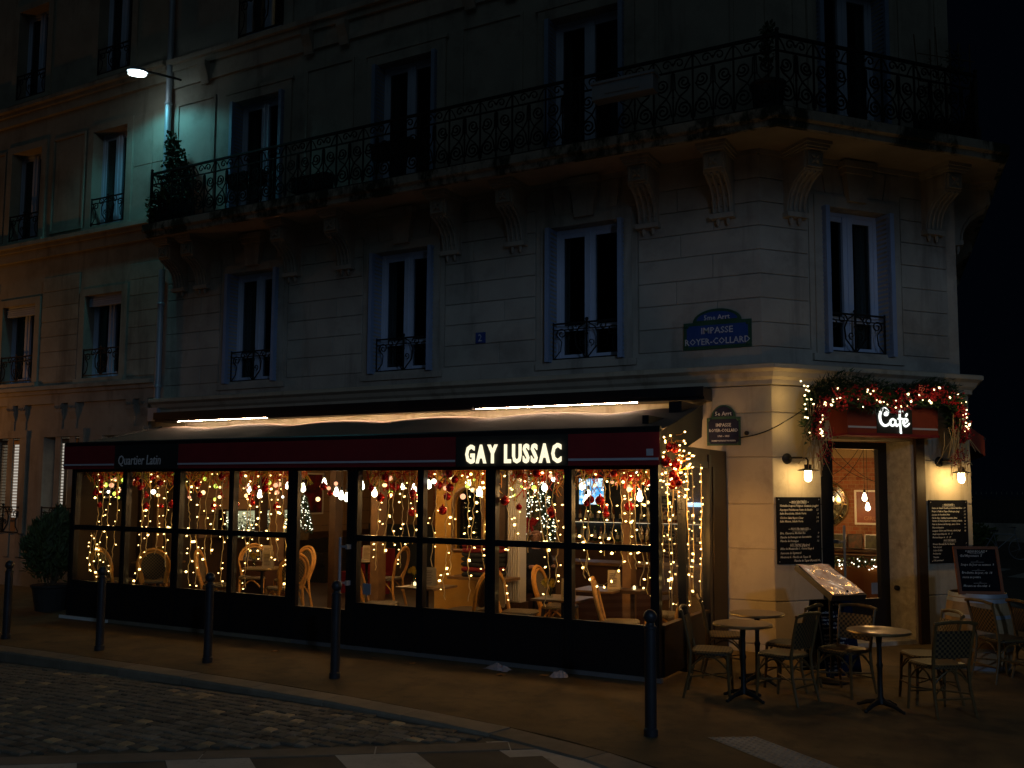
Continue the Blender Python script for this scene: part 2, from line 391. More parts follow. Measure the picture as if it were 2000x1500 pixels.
o = crumple(.36,.15).build('paper_wrapper', mpaper, None, T(-2.55,-2.76,.001) @ RZ(-.2)); tag(o, 'long crumpled pale paper wrapper lying against the terrace base', 'litter')
o = crumple(.2,.17).build('paper_napkin', mpaper, None, T(-1.75,-2.78,.001) @ RZ(.5)); tag(o, 'small crumpled white napkin lying against the terrace base strip', 'litter')

# ================================================================== MAIN BUILDING
def wall_grid(mb, x0, x1, z0, z1, y0, y1, ops):
    xs = sorted(set([x0, x1]+[v for o in ops for v in o[:2] if x0 < v < x1])); zs = sorted(set([z0, z1]+[v for o in ops for v in o[2:] if z0 < v < z1]))
    for a, b in zip(xs, xs[1:]):
        run = None
        for c, d in zip(zs, zs[1:]):
            hole = any(o[0] < (a+b)/2 < o[1] and o[2] < (c+d)/2 < o[3] for o in ops)
            if not hole: run = (run[0], d) if run else (c, d)
            if hole and run: mb.box(a, b, y0, y1, *run); run = None
        if run: mb.box(a, b, y0, y1, *run)

def spiral(cx, cz, r0, r1, a0, a1, n=14):
    return [(cx+(r0+(r1-r0)*i/n)*cos(a0+(a1-a0)*i/n), 0, cz+(r0+(r1-r0)*i/n)*sin(a0+(a1-a0)*i/n)) for i in range(n+1)]
def scrollbar(mb, pts, r=.009, n=4): mb.tube(pts, r, n)
def rail_panel_mesh():
    m = MB(); W2 = .28
    m.box(-W2-.001, W2, -.014, .014, .055, .085); m.box(-W2, W2, -.012, .012, .80, .82); m.box(-W2-.001, W2, -.022, .022, 1.0, 1.035)
    m.box(-W2-.011, -W2+.011, -.010, .010, 0, 1.0); m.box(-.008, .008, -.010, .010, .06, .82)
    for s in (-1, 1):
        scrollbar(m, [(s*.03+(p[0])*s, p[1], p[2]) for p in spiral(.122, .27, .118, .02, pi*1.15, pi*1.15+pi*3.7, 26)], .014)
        scrollbar(m, [(s*.03+(p[0])*s, p[1], p[2]) for p in spiral(.128, .64, .098, .02, -pi*.15, -pi*.15-pi*3.4, 22)], .013)
        scrollbar(m, [(s*x, 0, z) for x, z in ((.02,.18),(.05,.36),(.11,.46),(.20,.52),(.235,.58),(.21,.65))], .012)
        scrollbar(m, [(s*x, 0, z) for x, z in ((.26,.12),(.25,.25),(.20,.36),(.09,.45),(.03,.55),(.02,.78))], .011)
        scrollbar(m, [(s*p[0], p[1], p[2]) for p in spiral(.09, .915, .07, .02, pi, -pi*1.2, 14)], .011)
        scrollbar(m, [(s*x, 0, z) for x, z in ((.16,.82),(.20,.90),(.24,.96),(.28,.99))], .010)
    for z in (.12,.45,.56,.8): m.ball((0,0,z), .02, 6, 4)
    m.ball((0,0,.91), .022, 6, 4)
    return m.mesh('railing_panel')
RP = rail_panel_mesh(); RP.materials.append(M['iron'])

def guard_mesh(w):
    m = MB(); h = w/2
    m.box(-h, h, -.010, .010, .03, .05); m.box(-h, h, -.012, .012, .56, .585); m.box(-h, h, -.008, .008, .47, .485)
    for s in (-1, 1):
        m.box(s*h-.01, s*h+.01, -.01, .01, 0, .60)
        scrollbar(m, [(s*p[0], 0, p[2]) for p in spiral(h-.14, .42, .09, .02, -.6, -.6+pi*2.8, 16)], .010)
        scrollbar(m, [(s*p[0], 0, p[2]) for p in spiral(h-.30, .50, .08, .02, pi, -pi*1.4, 16)], .010)
        scrollbar(m, [(s*x, 0, z) for x, z in ((.03,.56),(.13,.50),(.19,.38),(.17,.22),(.08,.12),(.02,.05))], .011)
        scrollbar(m, [(s*p[0], 0, p[2]) for p in spiral(.07, .27, .055, .015, -pi/2, pi*1.6, 14)], .009)
        scrollbar(m, [(s*x, 0, z) for x, z in ((h-.02,.05),(h-.12,.16),(h-.14,.30),(h-.06,.40))], .009)
    m.ball((0,0,.62), .03, 6, 4); m.ball((0,0,.40), .028, 6, 4); m.box(-.012,.012,-.012,.012,.03,.62)
    return m.mesh('guard_rail')
_guards = {}
def guard(w):
    k = round(w, 2)
    if k not in _guards: _guards[k] = guard_mesh(w); _guards[k].materials.append(M['iron'])
    return _guards[k]

def shutter_mesh(h, d=.36):
    m = MB(); m.box(-.02,.02,0,d,0,h)
    for s in (-1, 1):
        n = int(h/.07)
        for i in range(n):
            z = .06+i*(h-.12)/n; m.box(s*.02, s*.031, .04, d-.04, z, z+.035)
        m.box(s*.02, s*.034, 0, .04, 0, h); m.box(s*.02, s*.034, d-.04, d, 0, h); m.box(s*.02, s*.034, .04, d-.04, 0, .05); m.box(s*.02, s*.034, .04, d-.04, h-.05, h)
    return m.mesh('shutter')
def window(parent, F, xc, z0, z1, hw, yw, shutters=True, grd=True, transom=.62, frame_m='frame', glass='dglass', recess=.15, blind=None):
    m = MB(); y0, y1 = yw+recess, yw+recess+.07; h = z1-z0
    for s in (-1, 1):
        m.box(xc+s*hw, xc+s*(hw-.06), y0, y1, z0, z1); m.box(xc+s*.012, xc+s*.085, y0-.015, y1, z0+.05, z1-.06); m.box(xc+s*(hw-.06), xc+s*(hw-.12), y0+.012, y1-.004, z0+.05, z1-.06)
        m.box(xc+s*.085, xc+s*(hw-.12), y0+.012, y1-.006, z0+.05, z0+.14); m.box(xc+s*.085, xc+s*(hw-.12), y0+.012, y1-.006, z1-.13, z1-.06)
        if transom: m.box(xc+s*.085, xc+s*(hw-.12), y0+.014, y1-.008, z0+transom-.12, z0+transom-.04)
    m.box(xc-.012, xc+.012, y0-.03, y0+.03, z0+.05, z1-.06)
    m.box(xc-hw+.06, xc+hw-.06, y0, y1, z1-.06, z1); m.box(xc-hw+.06, xc+hw-.06, y0, y1, z0, z0+.05)
    w = m.build('window', M[frame_m], parent, F)
    for s in (-1, 1):
        p = MB(); p.box(xc+s*.086, xc+s*(hw-.121), y0+.03, y0+.036, z0+.05, z1-.06); p.build('pane', M[glass], w)
    cu = MB(); cs = R.choice((1,-1)); wd_ = R.uniform(.25,.5)*hw
    for s in (-1, 1):
        wv = wd_ if s == cs else wd_*.6
        uvgrid_(cu, lambda u, v: (xc+s*(hw-.03-wv*u), y1+.10+.025*sin(u*22+s), z0+.04+(h-.1)*v), 14, 2)
    cu.build('curtain', M['curtain'], w, smooth=True)
    if blind:
        b = MB(); b.box(xc-hw+.05, xc+hw-.05, yw+.05, yw+.10, z1-blind, z1); n = int(blind/.045)
        for i in range(n): b.box(xc-hw+.05, xc+hw-.05, yw+.035, yw+.05, z1-blind+.045*i, z1-blind+.045*i+.035)
        b.build('roller_blind', M[frame_m], w)
    if shutters:
        sm = shutter_mesh(h-.02); sm.materials.append(M['shutter'])
        for s in (-1, 1): obj('shutter', sm, None, w, T(xc+s*(hw+.028), yw-.14, z0+.01))
    if grd: obj('guard_rail', guard(hw*2-.02), None, w, T(xc, yw-.02 if not shutters else yw+.02, z0+.02))
    return w

M['curtain'] = pmat('net_curtain', (.30,.30,.31), .9, var=.1, bs=0)
def uvgrid_(mb, f, nu, nv):
    n0 = len(mb.v)
    for i in range(nu+1):
        for j in range(nv+1): mb.v.append(tuple(f(i/nu, j/nv)))
    for i in range(nu):
        for j in range(nv): mb.f.append((n0+i*(nv+1)+j, n0+(i+1)*(nv+1)+j, n0+(i+1)*(nv+1)+j+1, n0+i*(nv+1)+j+1))
def console_mesh():
    # scrolled stone bracket: x across, y into wall (wall at 0), z=0 under the slab
    m = MB(); w = .15
    m.prism([(-.56,-.02),(-.56,-.10),(-.50,-.13),(-.48,-.36),(-.455,-.385),(-.36,-.42),(-.24,-.50),(-.15,-.62),(-.11,-.76),(-.10,-.86),(0,-.86),(0,-.02)][::-1], -w, w, 'x')
    # three flutes as raised ribs on the curved face
    cur = [(-.455,-.39),(-.375,-.425),(-.255,-.505),(-.165,-.62),(-.122,-.76),(-.112,-.85)]
    for k in (-.115,-.04,.04,.115): m.tube([(k, a-.012, b) for a, b in cur], .019, 5)
    for k in (-.078, 0, .078):
        for a, b in cur[1:-1]: m.ball((k, a+.004, b), .02, 6, 4)
    m.box(-w-.02, w+.02, -.15, 0, -.93, -.861)
    for k in (-.07,.07): m.lathe([(.012,-1.02),(.03,-.97),(.026,-.932)], 8, T(k,-.08,0))
    return m.mesh('console', True)
def console_cap_mesh():
    m = MB()
    m.box(-.21,.21,-.62,0,-.0,-.05); m.box(-.19,.19,-.595,0,-.051,-.09); m.box(-.165,.165,-.57,-.01,-.091,-.12)
    for sx in (-1, 1):
        m.box(sx*.151, sx*.158, -.46, -.22, -.16, -.33)
    # carved square with a four-petal rosette on the front
    y = -.515
    m.box(-.12,.12,y,-.49,-.145,-.345)
    for a in range(4):
        m.tube([(0, y-.012, -.245),(.045*cos(a*pi/2+pi/4), y-.022, -.245+.045*sin(a*pi/2+pi/4)),(.085*cos(a*pi/2+pi/4), y-.008, -.245+.085*sin(a*pi/2+pi/4))], [.012,.024,.006], 5)
    m.ball((0, y-.015, -.245), .022, 6, 4)
    for s in (-1, 1):
        m.box(s*.12, s*.105, y-.012, y, -.145, -.345); m.box(-.105,.105,y-.012,y,-.245+s*.1,-.245+s*.088)
    return m.mesh('console_cap')
CM = console_mesh(); CM.materials.append(M['stone']); CC = console_cap_mesh(); CC.materials.append(M['stone'])

B = tag(empty('apartment_building'), 'pale stone corner apartment building with long iron balcony above the café', 'building')
YM, YC = .08, .16                        # upper wall planes of long and chamfered faces
XU0, XU1 = -11.75, -.142; S0, S1 = -.031, 3.30
ZS = 6.75                                # underside of balcony slab
WX = [-9.36, -6.03, -2.72]; WZ0, WZ1, HW = 3.98, 6.04, .56
CW = 1.56; CHW = .53
opsM = [(x-HW, x+HW, WZ0, WZ1) for x in WX] + [(x-.58, x+.58, 7.0, 9.33) for x in WX] + [(x-.56, x+.56, 10.62, 12.7) for x in WX]
opsC = [(CW-CHW, CW+CHW, WZ0, 6.06), (CW-.55, CW+.55, 7.0, 9.4), (CW-.55, CW+.55, 10.62, 12.7)]
ZT = 15.5
w = MB(); wall_grid(w, XU0, XU1, 3.5, ZT, YM, YM+.4, opsM); w.build('upper_wall', M['stone'], B, FM)
w = MB(); wall_grid(w, S0, S1, 3.5, ZT, YC, YC+.4, opsC); w.build('upper_wall', M['stone'], B, FC)
w = MB(); w.box(-.02, 16, .10, .5, 0, ZT); w.build('side_wall', M['stone'], B, F3)
w = MB(); w.box(XU0, -.5, 9.5, 9.9, 3.6, ZT); w.box(XU0, XU0+.3, YM+.4, 9.5, 0, ZT); w.build('rear_wall', M['stone2'], B)
pl = [(XU0, YM+.02), (XU1, YM+.02), (CD*3.28-CN*.2).to_tuple()[:2], (.3, 9.9), (XU0, 9.9)]
w = MB(); w.prism(pl, 3.42, 3.6, 'z'); w.build('floor_slab', M['slab'], B)
w = MB(); w.prism(pl, 6.8, 7.0, 'z'); w.build('floor_slab', M['slab'], B)
w = MB(); w.prism(pl, 10.2, 10.4, 'z'); w.build('floor_slab', M['slab'], B)
w = MB(); w.prism(pl, ZT, ZT+.2, 'z'); w.build('roof', M['slab'], B)
# ashlar courses of the first floor, every block a piece of its own
TK = .024; CT = TK*math.tan(radians(24.875))
def course_blocks(F, yw, x0, x1, z0, z1, split, mat, parent, phase=0):
    n = max(1, round((z1-z0)/.332)); h = (z1-z0)/n
    for i in range(n):
        cuts = [x0]
        if split: cuts.append(x0+(x1-x0)*((.36 if (i+phase) % 2 else .64)+R.uniform(-.04,.04)))
        cuts.append(x1)
        for a, b in zip(cuts, cuts[1:]):
            mb = MB(); e = R.uniform(-.002,.002); g1 = .0 if a == x0 else .0025; g2 = .0 if b == x1 else .0025
            mb.bbox(a+g1, b-g2, yw-TK+e, yw, z0+i*h+.005, z0+(i+1)*h-.005, .006); mb.build('stone_block', mat, parent, F)
piers = [(-11.62,-10.20), (-8.52,-6.87), (-5.19,-3.56), (-1.88, XU1+CT)]
for i, (a, b) in enumerate(piers): course_blocks(FM, YM, a, b, 4.03, 6.68, True, M['stone'], B, i)
course_blocks(FC, YC, S0-CT, .74, 4.03, 6.68, False, M['stone'], B); course_blocks(FC, YC, 2.38, S1+.02, 4.03, 6.68, False, M['stone'], B)
for F, yw, x0, x1 in ((FM, YM, XU0, XU1+CT), (FC, YC, S0-CT, S1+.02)):
    m = MB(); m.box(x0, x1, yw-TK, yw, 3.72, 4.025); m.build('plinth_band', M['stone'], B, F)
# window surrounds with keystones
def surround(F, yw, xc, hw, z0, z1, top):
    m = MB(); t = .26
    for s in (-1, 1):
        m.box(xc+s*(hw+.002), xc+s*(hw+.18), yw-.045, yw+.001, z0-.0, z1+.003); m.box(xc+s*(hw+.18), xc+s*(hw+t), yw-.02, yw, z0, z1+.16)
    m.box(xc-hw-.18, xc+hw+.18, yw-.046, yw, z1+.004, z1+.155); m.box(xc-hw-t, xc+hw+t, yw-.028, yw-.001, z1+.162, z1+.20)
    m.box(xc-hw-.25, xc+hw+.25, yw-.075, yw, z0-.10, z0-.004)
    o = m.build('window_surround', M['stone'], B, F)
    k = MB(); k.prism([(-.15,z1+.10),(.15,z1+.10),(.20,top-.17),(-.20,top-.17)], yw-.11, yw, 'y', T(xc,0,0)); k.box(xc-.24, xc+.24, yw-.15, yw, top-.169, top-.09); k.box(xc-.28, xc+.28, yw-.19, yw, top-.089, top)
    k.build('keystone', M['stone'], o)
    for s in (-1, 1):                     # flat-arch voussoirs each side of the keystone
        for j in range(2):
            a = .215+.0+j*.30; b = a+.285; v = MB(); sl = .05+.04*j
            v.prism([(s*a, z1+.205),(s*b, z1+.205),(s*(b+sl), top-.075),(s*(a+sl*.6+.02), top-.075)][::s], yw-.022, yw, 'y', T(xc,0,0)); v.build('voussoir', M['stone'], o)
for x in WX: surround(FM, YM, x, HW, WZ0, WZ1, ZS-.03)
surround(FC, YC, CW, CHW, WZ0, 6.06, ZS-.03)
for x in WX: window(B, FM, x, WZ0, WZ1, HW, YM)
window(B, FC, CW, WZ0, 6.06, CHW, YC)
# consoles under the balcony
for F, yw, ss in ((FM, YM, [-11.22,-10.62,-8.40,-7.20,-5.05,-3.86,-1.71,-.62]), (FC, YC, [.50, 2.92])):
    for s in ss:
        c = obj('console', CM, None, B, F @ T(s, yw, ZS)); obj('console_cap', CC, None, c)
for s in (.6, 3.6, 6.6): c = obj('console', CM, None, B, F3 @ T(s, .10, ZS)); obj('console_cap', CC, None, c)
# friezes just under the slab
for F, yw, x0, x1 in ((FM, YM, XU0, XU1+.04), (FC, YC, S0-.04, S1+.02)):
    m = MB(); m.box(x0, x1, yw-.05, yw, ZS-.075, ZS); m.build('slab_moulding', M['stone'], B, F)
# balcony: slab, then railing panels
YB = -.68
c1 = (.316, YB); e1 = CD*3.52+CN*.70; dd3 = Vector((cos(D3), sin(D3), 0)); e2 = e1+dd3*14
inn = [(e1+dd3*14+Vector((-1.0,0,0))).to_tuple()[:2], (CD*3.28-CN*.2).to_tuple()[:2], (XU1, YM+.05), (-11.45, YM+.05)]
def off(p, d): return p
sl = MB(); outp = [(-11.45, YB), c1, e1.to_tuple()[:2], e2.to_tuple()[:2]]
sl.prism(outp+inn, ZS, ZS+.20, 'z')
BAL = sl.build('balcony_slab', M['moss'], B)
nose = MB()
for a, b in zip(outp, outp[1:]):
    a = Vector((*a, 0)); b = Vector((*b, 0)); t = (b-a).normalized(); n_ = Vector((t.y, -t.x, 0))
    q = [a-t*.02, b+t*.02]
    nose.add([q[0]+n_*.0+Vector((0,0,ZS+.08)), q[1]+Vector((0,0,ZS+.08)), q[1]+n_*.05+Vector((0,0,ZS+.11)), q[0]+n_*.05+Vector((0,0,ZS+.11)),
              q[0]+n_*.05+Vector((0,0,ZS+.235)), q[1]+n_*.05+Vector((0,0,ZS+.235)), q[0]-n_*.1+Vector((0,0,ZS+.24)), q[1]-n_*.1+Vector((0,0,ZS+.24))],
             [(0,3,2,1)[::-1],(3,2,5,4),(4,5,7,6)])
nose.build('slab_nosing', M['moss'], BAL)
und = MB(); ui = [(-11.4, YB+.06), (c1[0]-.03, YB+.06), ((e1-CN*.06)-CD*.05).to_tuple()[:2], ((e1-CN*.06)-CD*.05+dd3*13).to_tuple()[:2]]
und.prism(ui+inn[1:], ZS-.004, ZS-.002, 'z'); und.build('slab_soffit', M['slab'], BAL)
YR = YB+.08; npan = 21; wpan = (.28+11.40)/npan
for k in range(npan):
    o = obj('railing_panel', RP, None, BAL, T(-11.40+wpan*(k+.5), YR, ZS+.215)); o.scale = (wpan/.56,1,1)
rc = Vector((.28, YR, 0))
for k in range(6): obj('railing_panel', RP, None, BAL, Matrix.Translation(rc+CD*(.31+.56*k)+Vector((0,0,ZS+.215))) @ RZ(CA))
re_ = rc+CD*(.31+.56*5+.28)
for k in range(8): obj('railing_panel', RP, None, BAL, Matrix.Translation(re_+dd3*(.29+.56*k)+Vector((0,0,ZS+.215))) @ RZ(D3))
for k in range(2): obj('railing_panel', RP, None, BAL, Matrix.Translation(Vector((-11.40, YR+.28+.5*k*.0+.0, ZS+.215))) @ RZ(pi/2)) if k == 0 else None
p = MB(); p.box(-.02,.02,-.02,.02,0,1.06); p.ball((0,0,1.09),.03,8,5); pm = p.mesh('newel_post'); pm.materials.append(M['iron'])
for v in (Vector((-11.40, YR, 0)), rc+CD*.02, re_): obj('newel_post', pm, None, BAL, Matrix.Translation(v+Vector((0,0,ZS+.215))))
# second floor: french windows, panel mouldings, string course
for x in WX:
    window(B, FM, x, 7.0, 9.33, .58, YM, True, False, None)
    m = MB()
    for s in (-1, 1): m.box(x+s*.585, x+s*.80, YM-.05, YM+.001, 7.0, 9.333)
    m.box(x-.80, x+.80, YM-.05, YM+.0005, 9.335, 9.505); m.box(x-.84, x+.84, YM-.065, YM, 9.51, 9.57); m.build('window_surround', M['stone'], B, FM)
window(B, FC, CW, 7.0, 9.4, .55, YC, True, False, None)
m = MB()
for s in (-1, 1): m.box(CW+s*.555, CW+s*.76, YC-.05, YC+.001, 7.0, 9.403)
m.box(CW-.76, CW+.76, YC-.05, YC, 9.405, 9.56); m.build('window_surround', M['stone'], B, FC)
def panel_frame(F, yw, x0, x1, z0, z1):
    m = MB(); t = .05
    m.box(x0, x1, yw-.025, yw, z0, z0+t); m.box(x0, x1, yw-.025, yw, z1-t, z1); m.box(x0, x0+t, yw-.024, yw, z0+t, z1-t); m.box(x1-t, x1, yw-.024, yw, z0+t, z1-t)
    m.build('panel_moulding', M['stone'], B, F)
for a, b in ((-11.55,-10.5),(-8.25,-7.15),(-4.95,-3.80),(-1.60,-.45)): panel_frame(FM, YM, a, b, 7.25, 9.62)
for a, b in ((.1,.62),(2.45,3.2)): panel_frame(FC, YC, a, b, 7.25, 9.62)
for F, yw, x0, x1 in ((FM, YM, XU0, XU1), (FC, YC, S0, S1)):
    m = MB(); m.box(x0, x1+.1, yw-.10, yw, 10.28, 10.40); m.box(x0, x1+.12, yw-.17, yw, 10.405, 10.50); m.box(x0, x1+.05, yw-.05, yw, 9.95, 10.275); m.build('string_course', M['stone'], B, F)
for s in (-10.75,-8.15,-7.35,-4.75,-4.0,-1.35):
    m = MB(); m.prism([(-.14,0),(-.14,-.10),(-.06,-.28),(-.03,-.42),(0,-.42),(0,0)][::-1], -.10, .10, 'x'); m.build('small_console', M['stone'], B, FM @ T(s, YM-.05, 10.28))
for x in WX:
    window(B, FM, x, 10.62, 12.7, .56, YM, False, False, None)
    o = obj('guard_rail', guard(1.10), None, B, T(x, YM-.06, 10.55)); o.scale = (1,1,1.5)
    m = MB()
    for s in (-1, 1): m.box(x+s*.565, x+s*.78, YM-.05, YM+.001, 10.505, 12.8)
    m.build('window_surround', M['stone'], B, FM)
mcurt = emat('lit_curtain', (1.0,.62,.25), .22, (.5,.4,.3))
m = MB(); m.box(-8.86,-8.82,.5,.52,10.5,12.6); m.box(-9.1,-8.78,YM+.45,YM+.47,10.5,12.6); m.build('lit_curtain', mcurt, B)
window(B, FC, CW, 10.62, 12.7, .55, YC, False, False, None)
# ---- ground floor
m = MB()
for F in (FM, FC):
    pass
def cornice(F, x0, x1, ends=(0,0)):
    prof = [(0,3.50),(-.05,3.50),(-.05,3.56),(-.10,3.60),(-.13,3.66),(-.20,3.70),(-.20,3.755),(-.17,3.77),(.08,3.80)]
    t = math.tan(radians(24.875)); mb = MB(); n = len(prof); vs = []
    for x, e in ((x0, -ends[0]), (x1, ends[1])):
        vs += [(x+e*(-p[0])*t, p[0], p[1]) for p in prof]
    fs = [(i, i+1, n+i+1, n+i) for i in range(n-1)] + [tuple(range(n))[::-1], tuple(range(n, 2*n))]
    mb.add(vs, [f[::-1] for f in fs]); mb.build('cornice', M['stonewarm'], B, F)
cornice(FM, -11.75, 0, (0,1)); cornice(FC, 0, 3.40, (1,1)); cornice(F3, 0, 14, (1,0))
m = MB(); m.box(-11.75,-10.95,0,.4,0,3.5); m.build('ground_wall', M['stonewarm'], B)
m = MB(); m.box(-10.95,-.80,.02,.35,2.62,3.498); m.build('lintel_beam', M['stonewarm'], B)
m = MB(); m.box(-.80, -.001, .02, .42, 0, 3.498); m.build('corner_pier_core', M['stonewarm'], B)
m = MB(); m.box(.001,.75,.02,.42,0,3.498); m.box(2.352,3.395,.02,.42,0,3.498); m.box(.75,2.352,.02,.42,2.80,3.498); m.build('corner_pier_core', M['stonewarm'], B, FC)
m = MB(); m.box(.0,14,.02,.3,0,3.498); m.build('side_ground_wall', M['stonewarm'], B, F3)
zj = [.10,.66,1.33,1.92,2.54,3.13,3.495]
CT2 = .02*math.tan(radians(24.875))
for a, b in zip(zj, zj[1:]):
    for F, x0, x1 in ((FM, -.82, CT2-.0075), (FC, -CT2+.0075, .77), (FC, 2.54, 3.40)):
        mb = MB(); mb.bbox(x0, x1, 0, .02, a+.006, b-.006, .007); mb.build('stone_block', M['stonewarm'], B, F)
mb = MB(); mb.box(-.82, .0, .003, .02, 0, .099); mb.build('stone_plinth', M['stonewarm'], B, FM)
mb = MB(); mb.box(.0, .77, .003, .02, 0, .099); mb.box(2.54, 3.4, .003, .02, 0, .099); mb.build('stone_plinth', M['stonewarm'], B, FC)
# rough stone jamb and the brown pipe cover at its edge
for a, b in zip([.0,.75,1.42,2.08],[.745,1.415,2.075,2.80]):
    mb = MB(); mb.box(2.335,2.36,.03,.62,a,b); mb.build('jamb_stone', M['rough'], B, FC)
mb = MB(); mb.box(2.375,2.53,-.03,.02,0,2.86); mb.build('pipe_cover', pmat('dark_brown_cover', (.04,.022,.010), .6, bs=.1), B, FC)
mb = MB(); mb.box(.745,.768,.025,.62,0,2.8); mb.build('jamb_stone', M['rough'], B, FC)
# entrance door, set back in the opening
dz = .5
m = MB(); m.box(.79,1.37,dz,dz+.08,0,2.8); m.box(2.18,2.335,dz,dz+.08,0,2.8); m.box(1.37,2.18,dz,dz+.08,2.70,2.8); m.box(1.37,2.18,dz+.001,dz+.079,0,.58)
DOOR = m.build('entrance_door', M['black'], B, FC)
m = MB(); m.box(1.37,2.18,dz+.03,dz+.04,.58,2.70); m.build('pane', M['glass'], DOOR)
m = MB(); m.tube([(1.47,dz-.09,.75),(1.47,dz-.09,1.62)], .018, 8); m.box(1.36,1.47,dz-.10,dz-.08,1.38,1.41); m.box(1.36,1.38,dz-.1,dz,1.37,1.42); m.box(1.36,1.47,dz-.10,dz-.08,.85,.88); m.build('pull_handle', M['alu'], DOOR)
m = MB(); m.box(2.02,2.13,dz+.02,dz+.024,.64,.80); m.build('door_sticker', M['zinc'], DOOR)
m = MB(); m.box(.77,2.335,.03,.62,.0,.06); m.build('door_step', M['rough'], B, FC)
m = MB(); m.lathe([(.02,0),(.035,.01),(.035,.05),(.02,.06)], 10, T(2.30,.36,.74) @ RX(pi/2)); m.build('door_stop', M['iron'], B, FC)

# ================================================================== GLAZED TERRACE
V = -2.55
VT = tag(empty('glazed_terrace', (0,0,0)), 'black framed glazed café terrace hung with fairy lights under a dark red awning', 'terrace')
PX = [-10.58,-9.37,-8.22,-7.10,-5.97,-4.89,-3.82,-2.79,-1.75,-.69]
PWD = [.11,.10,.14,.09,.13,.14,.09,.14,.10,.10]
for x, wd in zip(PX, PWD):
    m = MB(); m.box(x-wd/2, x+wd/2, V-.01, V+.09, .0, 2.45); m.box(x-wd/2+.02, x+wd/2-.02, V-.022, V-.009, .06, 2.40); m.build('post', M['black'], VT)
for i in range(9):
    a = PX[i]+PWD[i]/2; b = PX[i+1]-PWD[i+1]/2; door = (i == 4); zs = .50 if door else .61
    m = MB(); m.box(a, b, V+.005, V+.06, .05, zs-.04); m.box(a+.06, b-.06, V-.004, V+.004, .12, zs-.12); m.build('kick_panel', M['black'], VT)
    m = MB(); m.box(a, b, V-.006, V+.07, zs-.04, zs); m.build('sill_rail', M['black'], VT)
    m = MB(); m.box(a, b, V-.004, V+.07, 2.33, 2.45); m.build('head_rail', M['black'], VT)
    if not door:
        m = MB(); m.box(a, b, V-.004, V+.06, 1.41, 1.485); m.box(a+.25, b-.25, V-.015, V-.004, 1.43, 1.455); m.build('mid_rail', M['black'], VT)
        for z0, z1 in ((zs, 1.41), (1.485, 2.33)):
            m = MB(); m.box(a+.0, b-.0, V+.028, V+.034, z0, z1); m.build('pane', M['glass'], VT)
    else:
        m = MB(); m.box(a, b, V+.028, V+.034, zs, 2.33); m.build('pane', M['glass'], VT)
        m = MB(); m.tube([(-5.03, V-.09, .74), (-5.03, V-.09, 1.45)], .019, 8); m.box(-5.04,-4.93, V-.1, V-.08, 1.32, 1.345); m.box(-5.04,-4.93, V-.1, V-.08, .85, .875); m.box(-4.935,-4.90,V-.1,V-.01,1.30,1.36); m.box(-4.935,-4.90,V-.1,V-.01,.83,.89); m.build('pull_handle', M['zinc'], VT)
        for s in (a+.02, b-.02): m = MB(); m.box(s-.02, s+.02, V+.0, V+.07, zs, 2.33); m.build('door_stile', M['black'], VT)
m = MB(); m.box(-4.73,-4.60, V+.02, V+.024, .72, .86); m.prism([(-4.69,.72),(-4.64,.72),(-4.665,.69)], V+.02, V+.024); m.build('door_sticker', M['zinc'], VT)
m = MB(); m.box(-5.9,-.62, V-.022, V+.05, .004, .052); m.build('base_strip', M['alu'], VT)
m = MB(); m.box(-10.75,-5.9, V-.03, V+.05, .004, .055); m.build('base_strip', M['kerb'], VT)
m = MB(); m.box(-10.75,-9.6, V-.05, V-.031, .004, .05); m.build('base_strip', M['white'], VT)
# right return
for y, wd in ((V+.05,.08),(-1.72,.08),(-.78,.10)):
    m = MB(); m.box(-.70,-.60,y-wd/2,y+wd/2,0,2.55); m.build('post', M['black'], VT) if y > -2.4 else None
for y0, y1 in ((V+.1,-1.76),(-1.68,-.83)):
    m = MB(); m.box(-.68,-.62,y0,y1,.05,.57); m.build('kick_panel', M['black'], VT)
    m = MB(); m.box(-.69,-.61,y0,y1,.57,.61); m.build('sill_rail', M['wood'], VT)
    m = MB(); m.box(-.69,-.61,y0,y1,2.38,2.46); m.build('head_rail', M['black'], VT)
    m = MB(); m.box(-.655,-.649,y0,y1,.61,2.38); m.build('pane', M['glass'], VT)
m = MB(); m.box(-.72,-.62,-.73,.0,0,2.62); m.box(-.616,-.60,-.66,-.08,.15,2.4); m.build('side_panel', pmat('dark_side_panel', (.03,.016,.007), .6, bs=.1), VT)
m = MB(); m.box(-.70,-.62,V+.1,-.73,2.46,2.62); m.build('side_panel', M['wood'], VT)
# left return, boarded and plastered inside
molive = pmat('olive_plaster', (.03,.018,.008), .85, var=.2, scale=2, bs=.2)
m = MB(); m.box(-10.70,-10.60,V+.08,0,0,2.75); m.build('end_wall', molive, VT)
for y, mm in ((-1.20,M['wood']),(-.86,M['woodlight'])): m = MB(); m.box(-10.60,-10.52,y-.08,y+.08,0,2.75); m.build('end_post', mm, VT)
mfloor = pmat('terrace_floor', (.05,.028,.015), .5, var=.3, scale=3, bs=.1)
m = MB(); m.add([(-10.6,V+.06,.10),(-6,V+.06,.09),(-4,V+.06,.012),(-.7,V+.06,.012),(-.7,9,.012),(-4,9,.012),(-6,9,.09),(-10.6,9,.10),(-11.3,9,.10),(-11.3,.1,.1),(-10.6,.1,.1),(1.6,9,.012),(2.0,3.2,.012),(.2,.6,.012),(-.7,.3,.012)],
    [(0,1,6,7),(1,2,5,6),(2,3,14,5),(10,7,8,9),(14,13,12,11),(14,11,4),(5,14,4)]); m.build('terrace_floor', mfloor, VT)

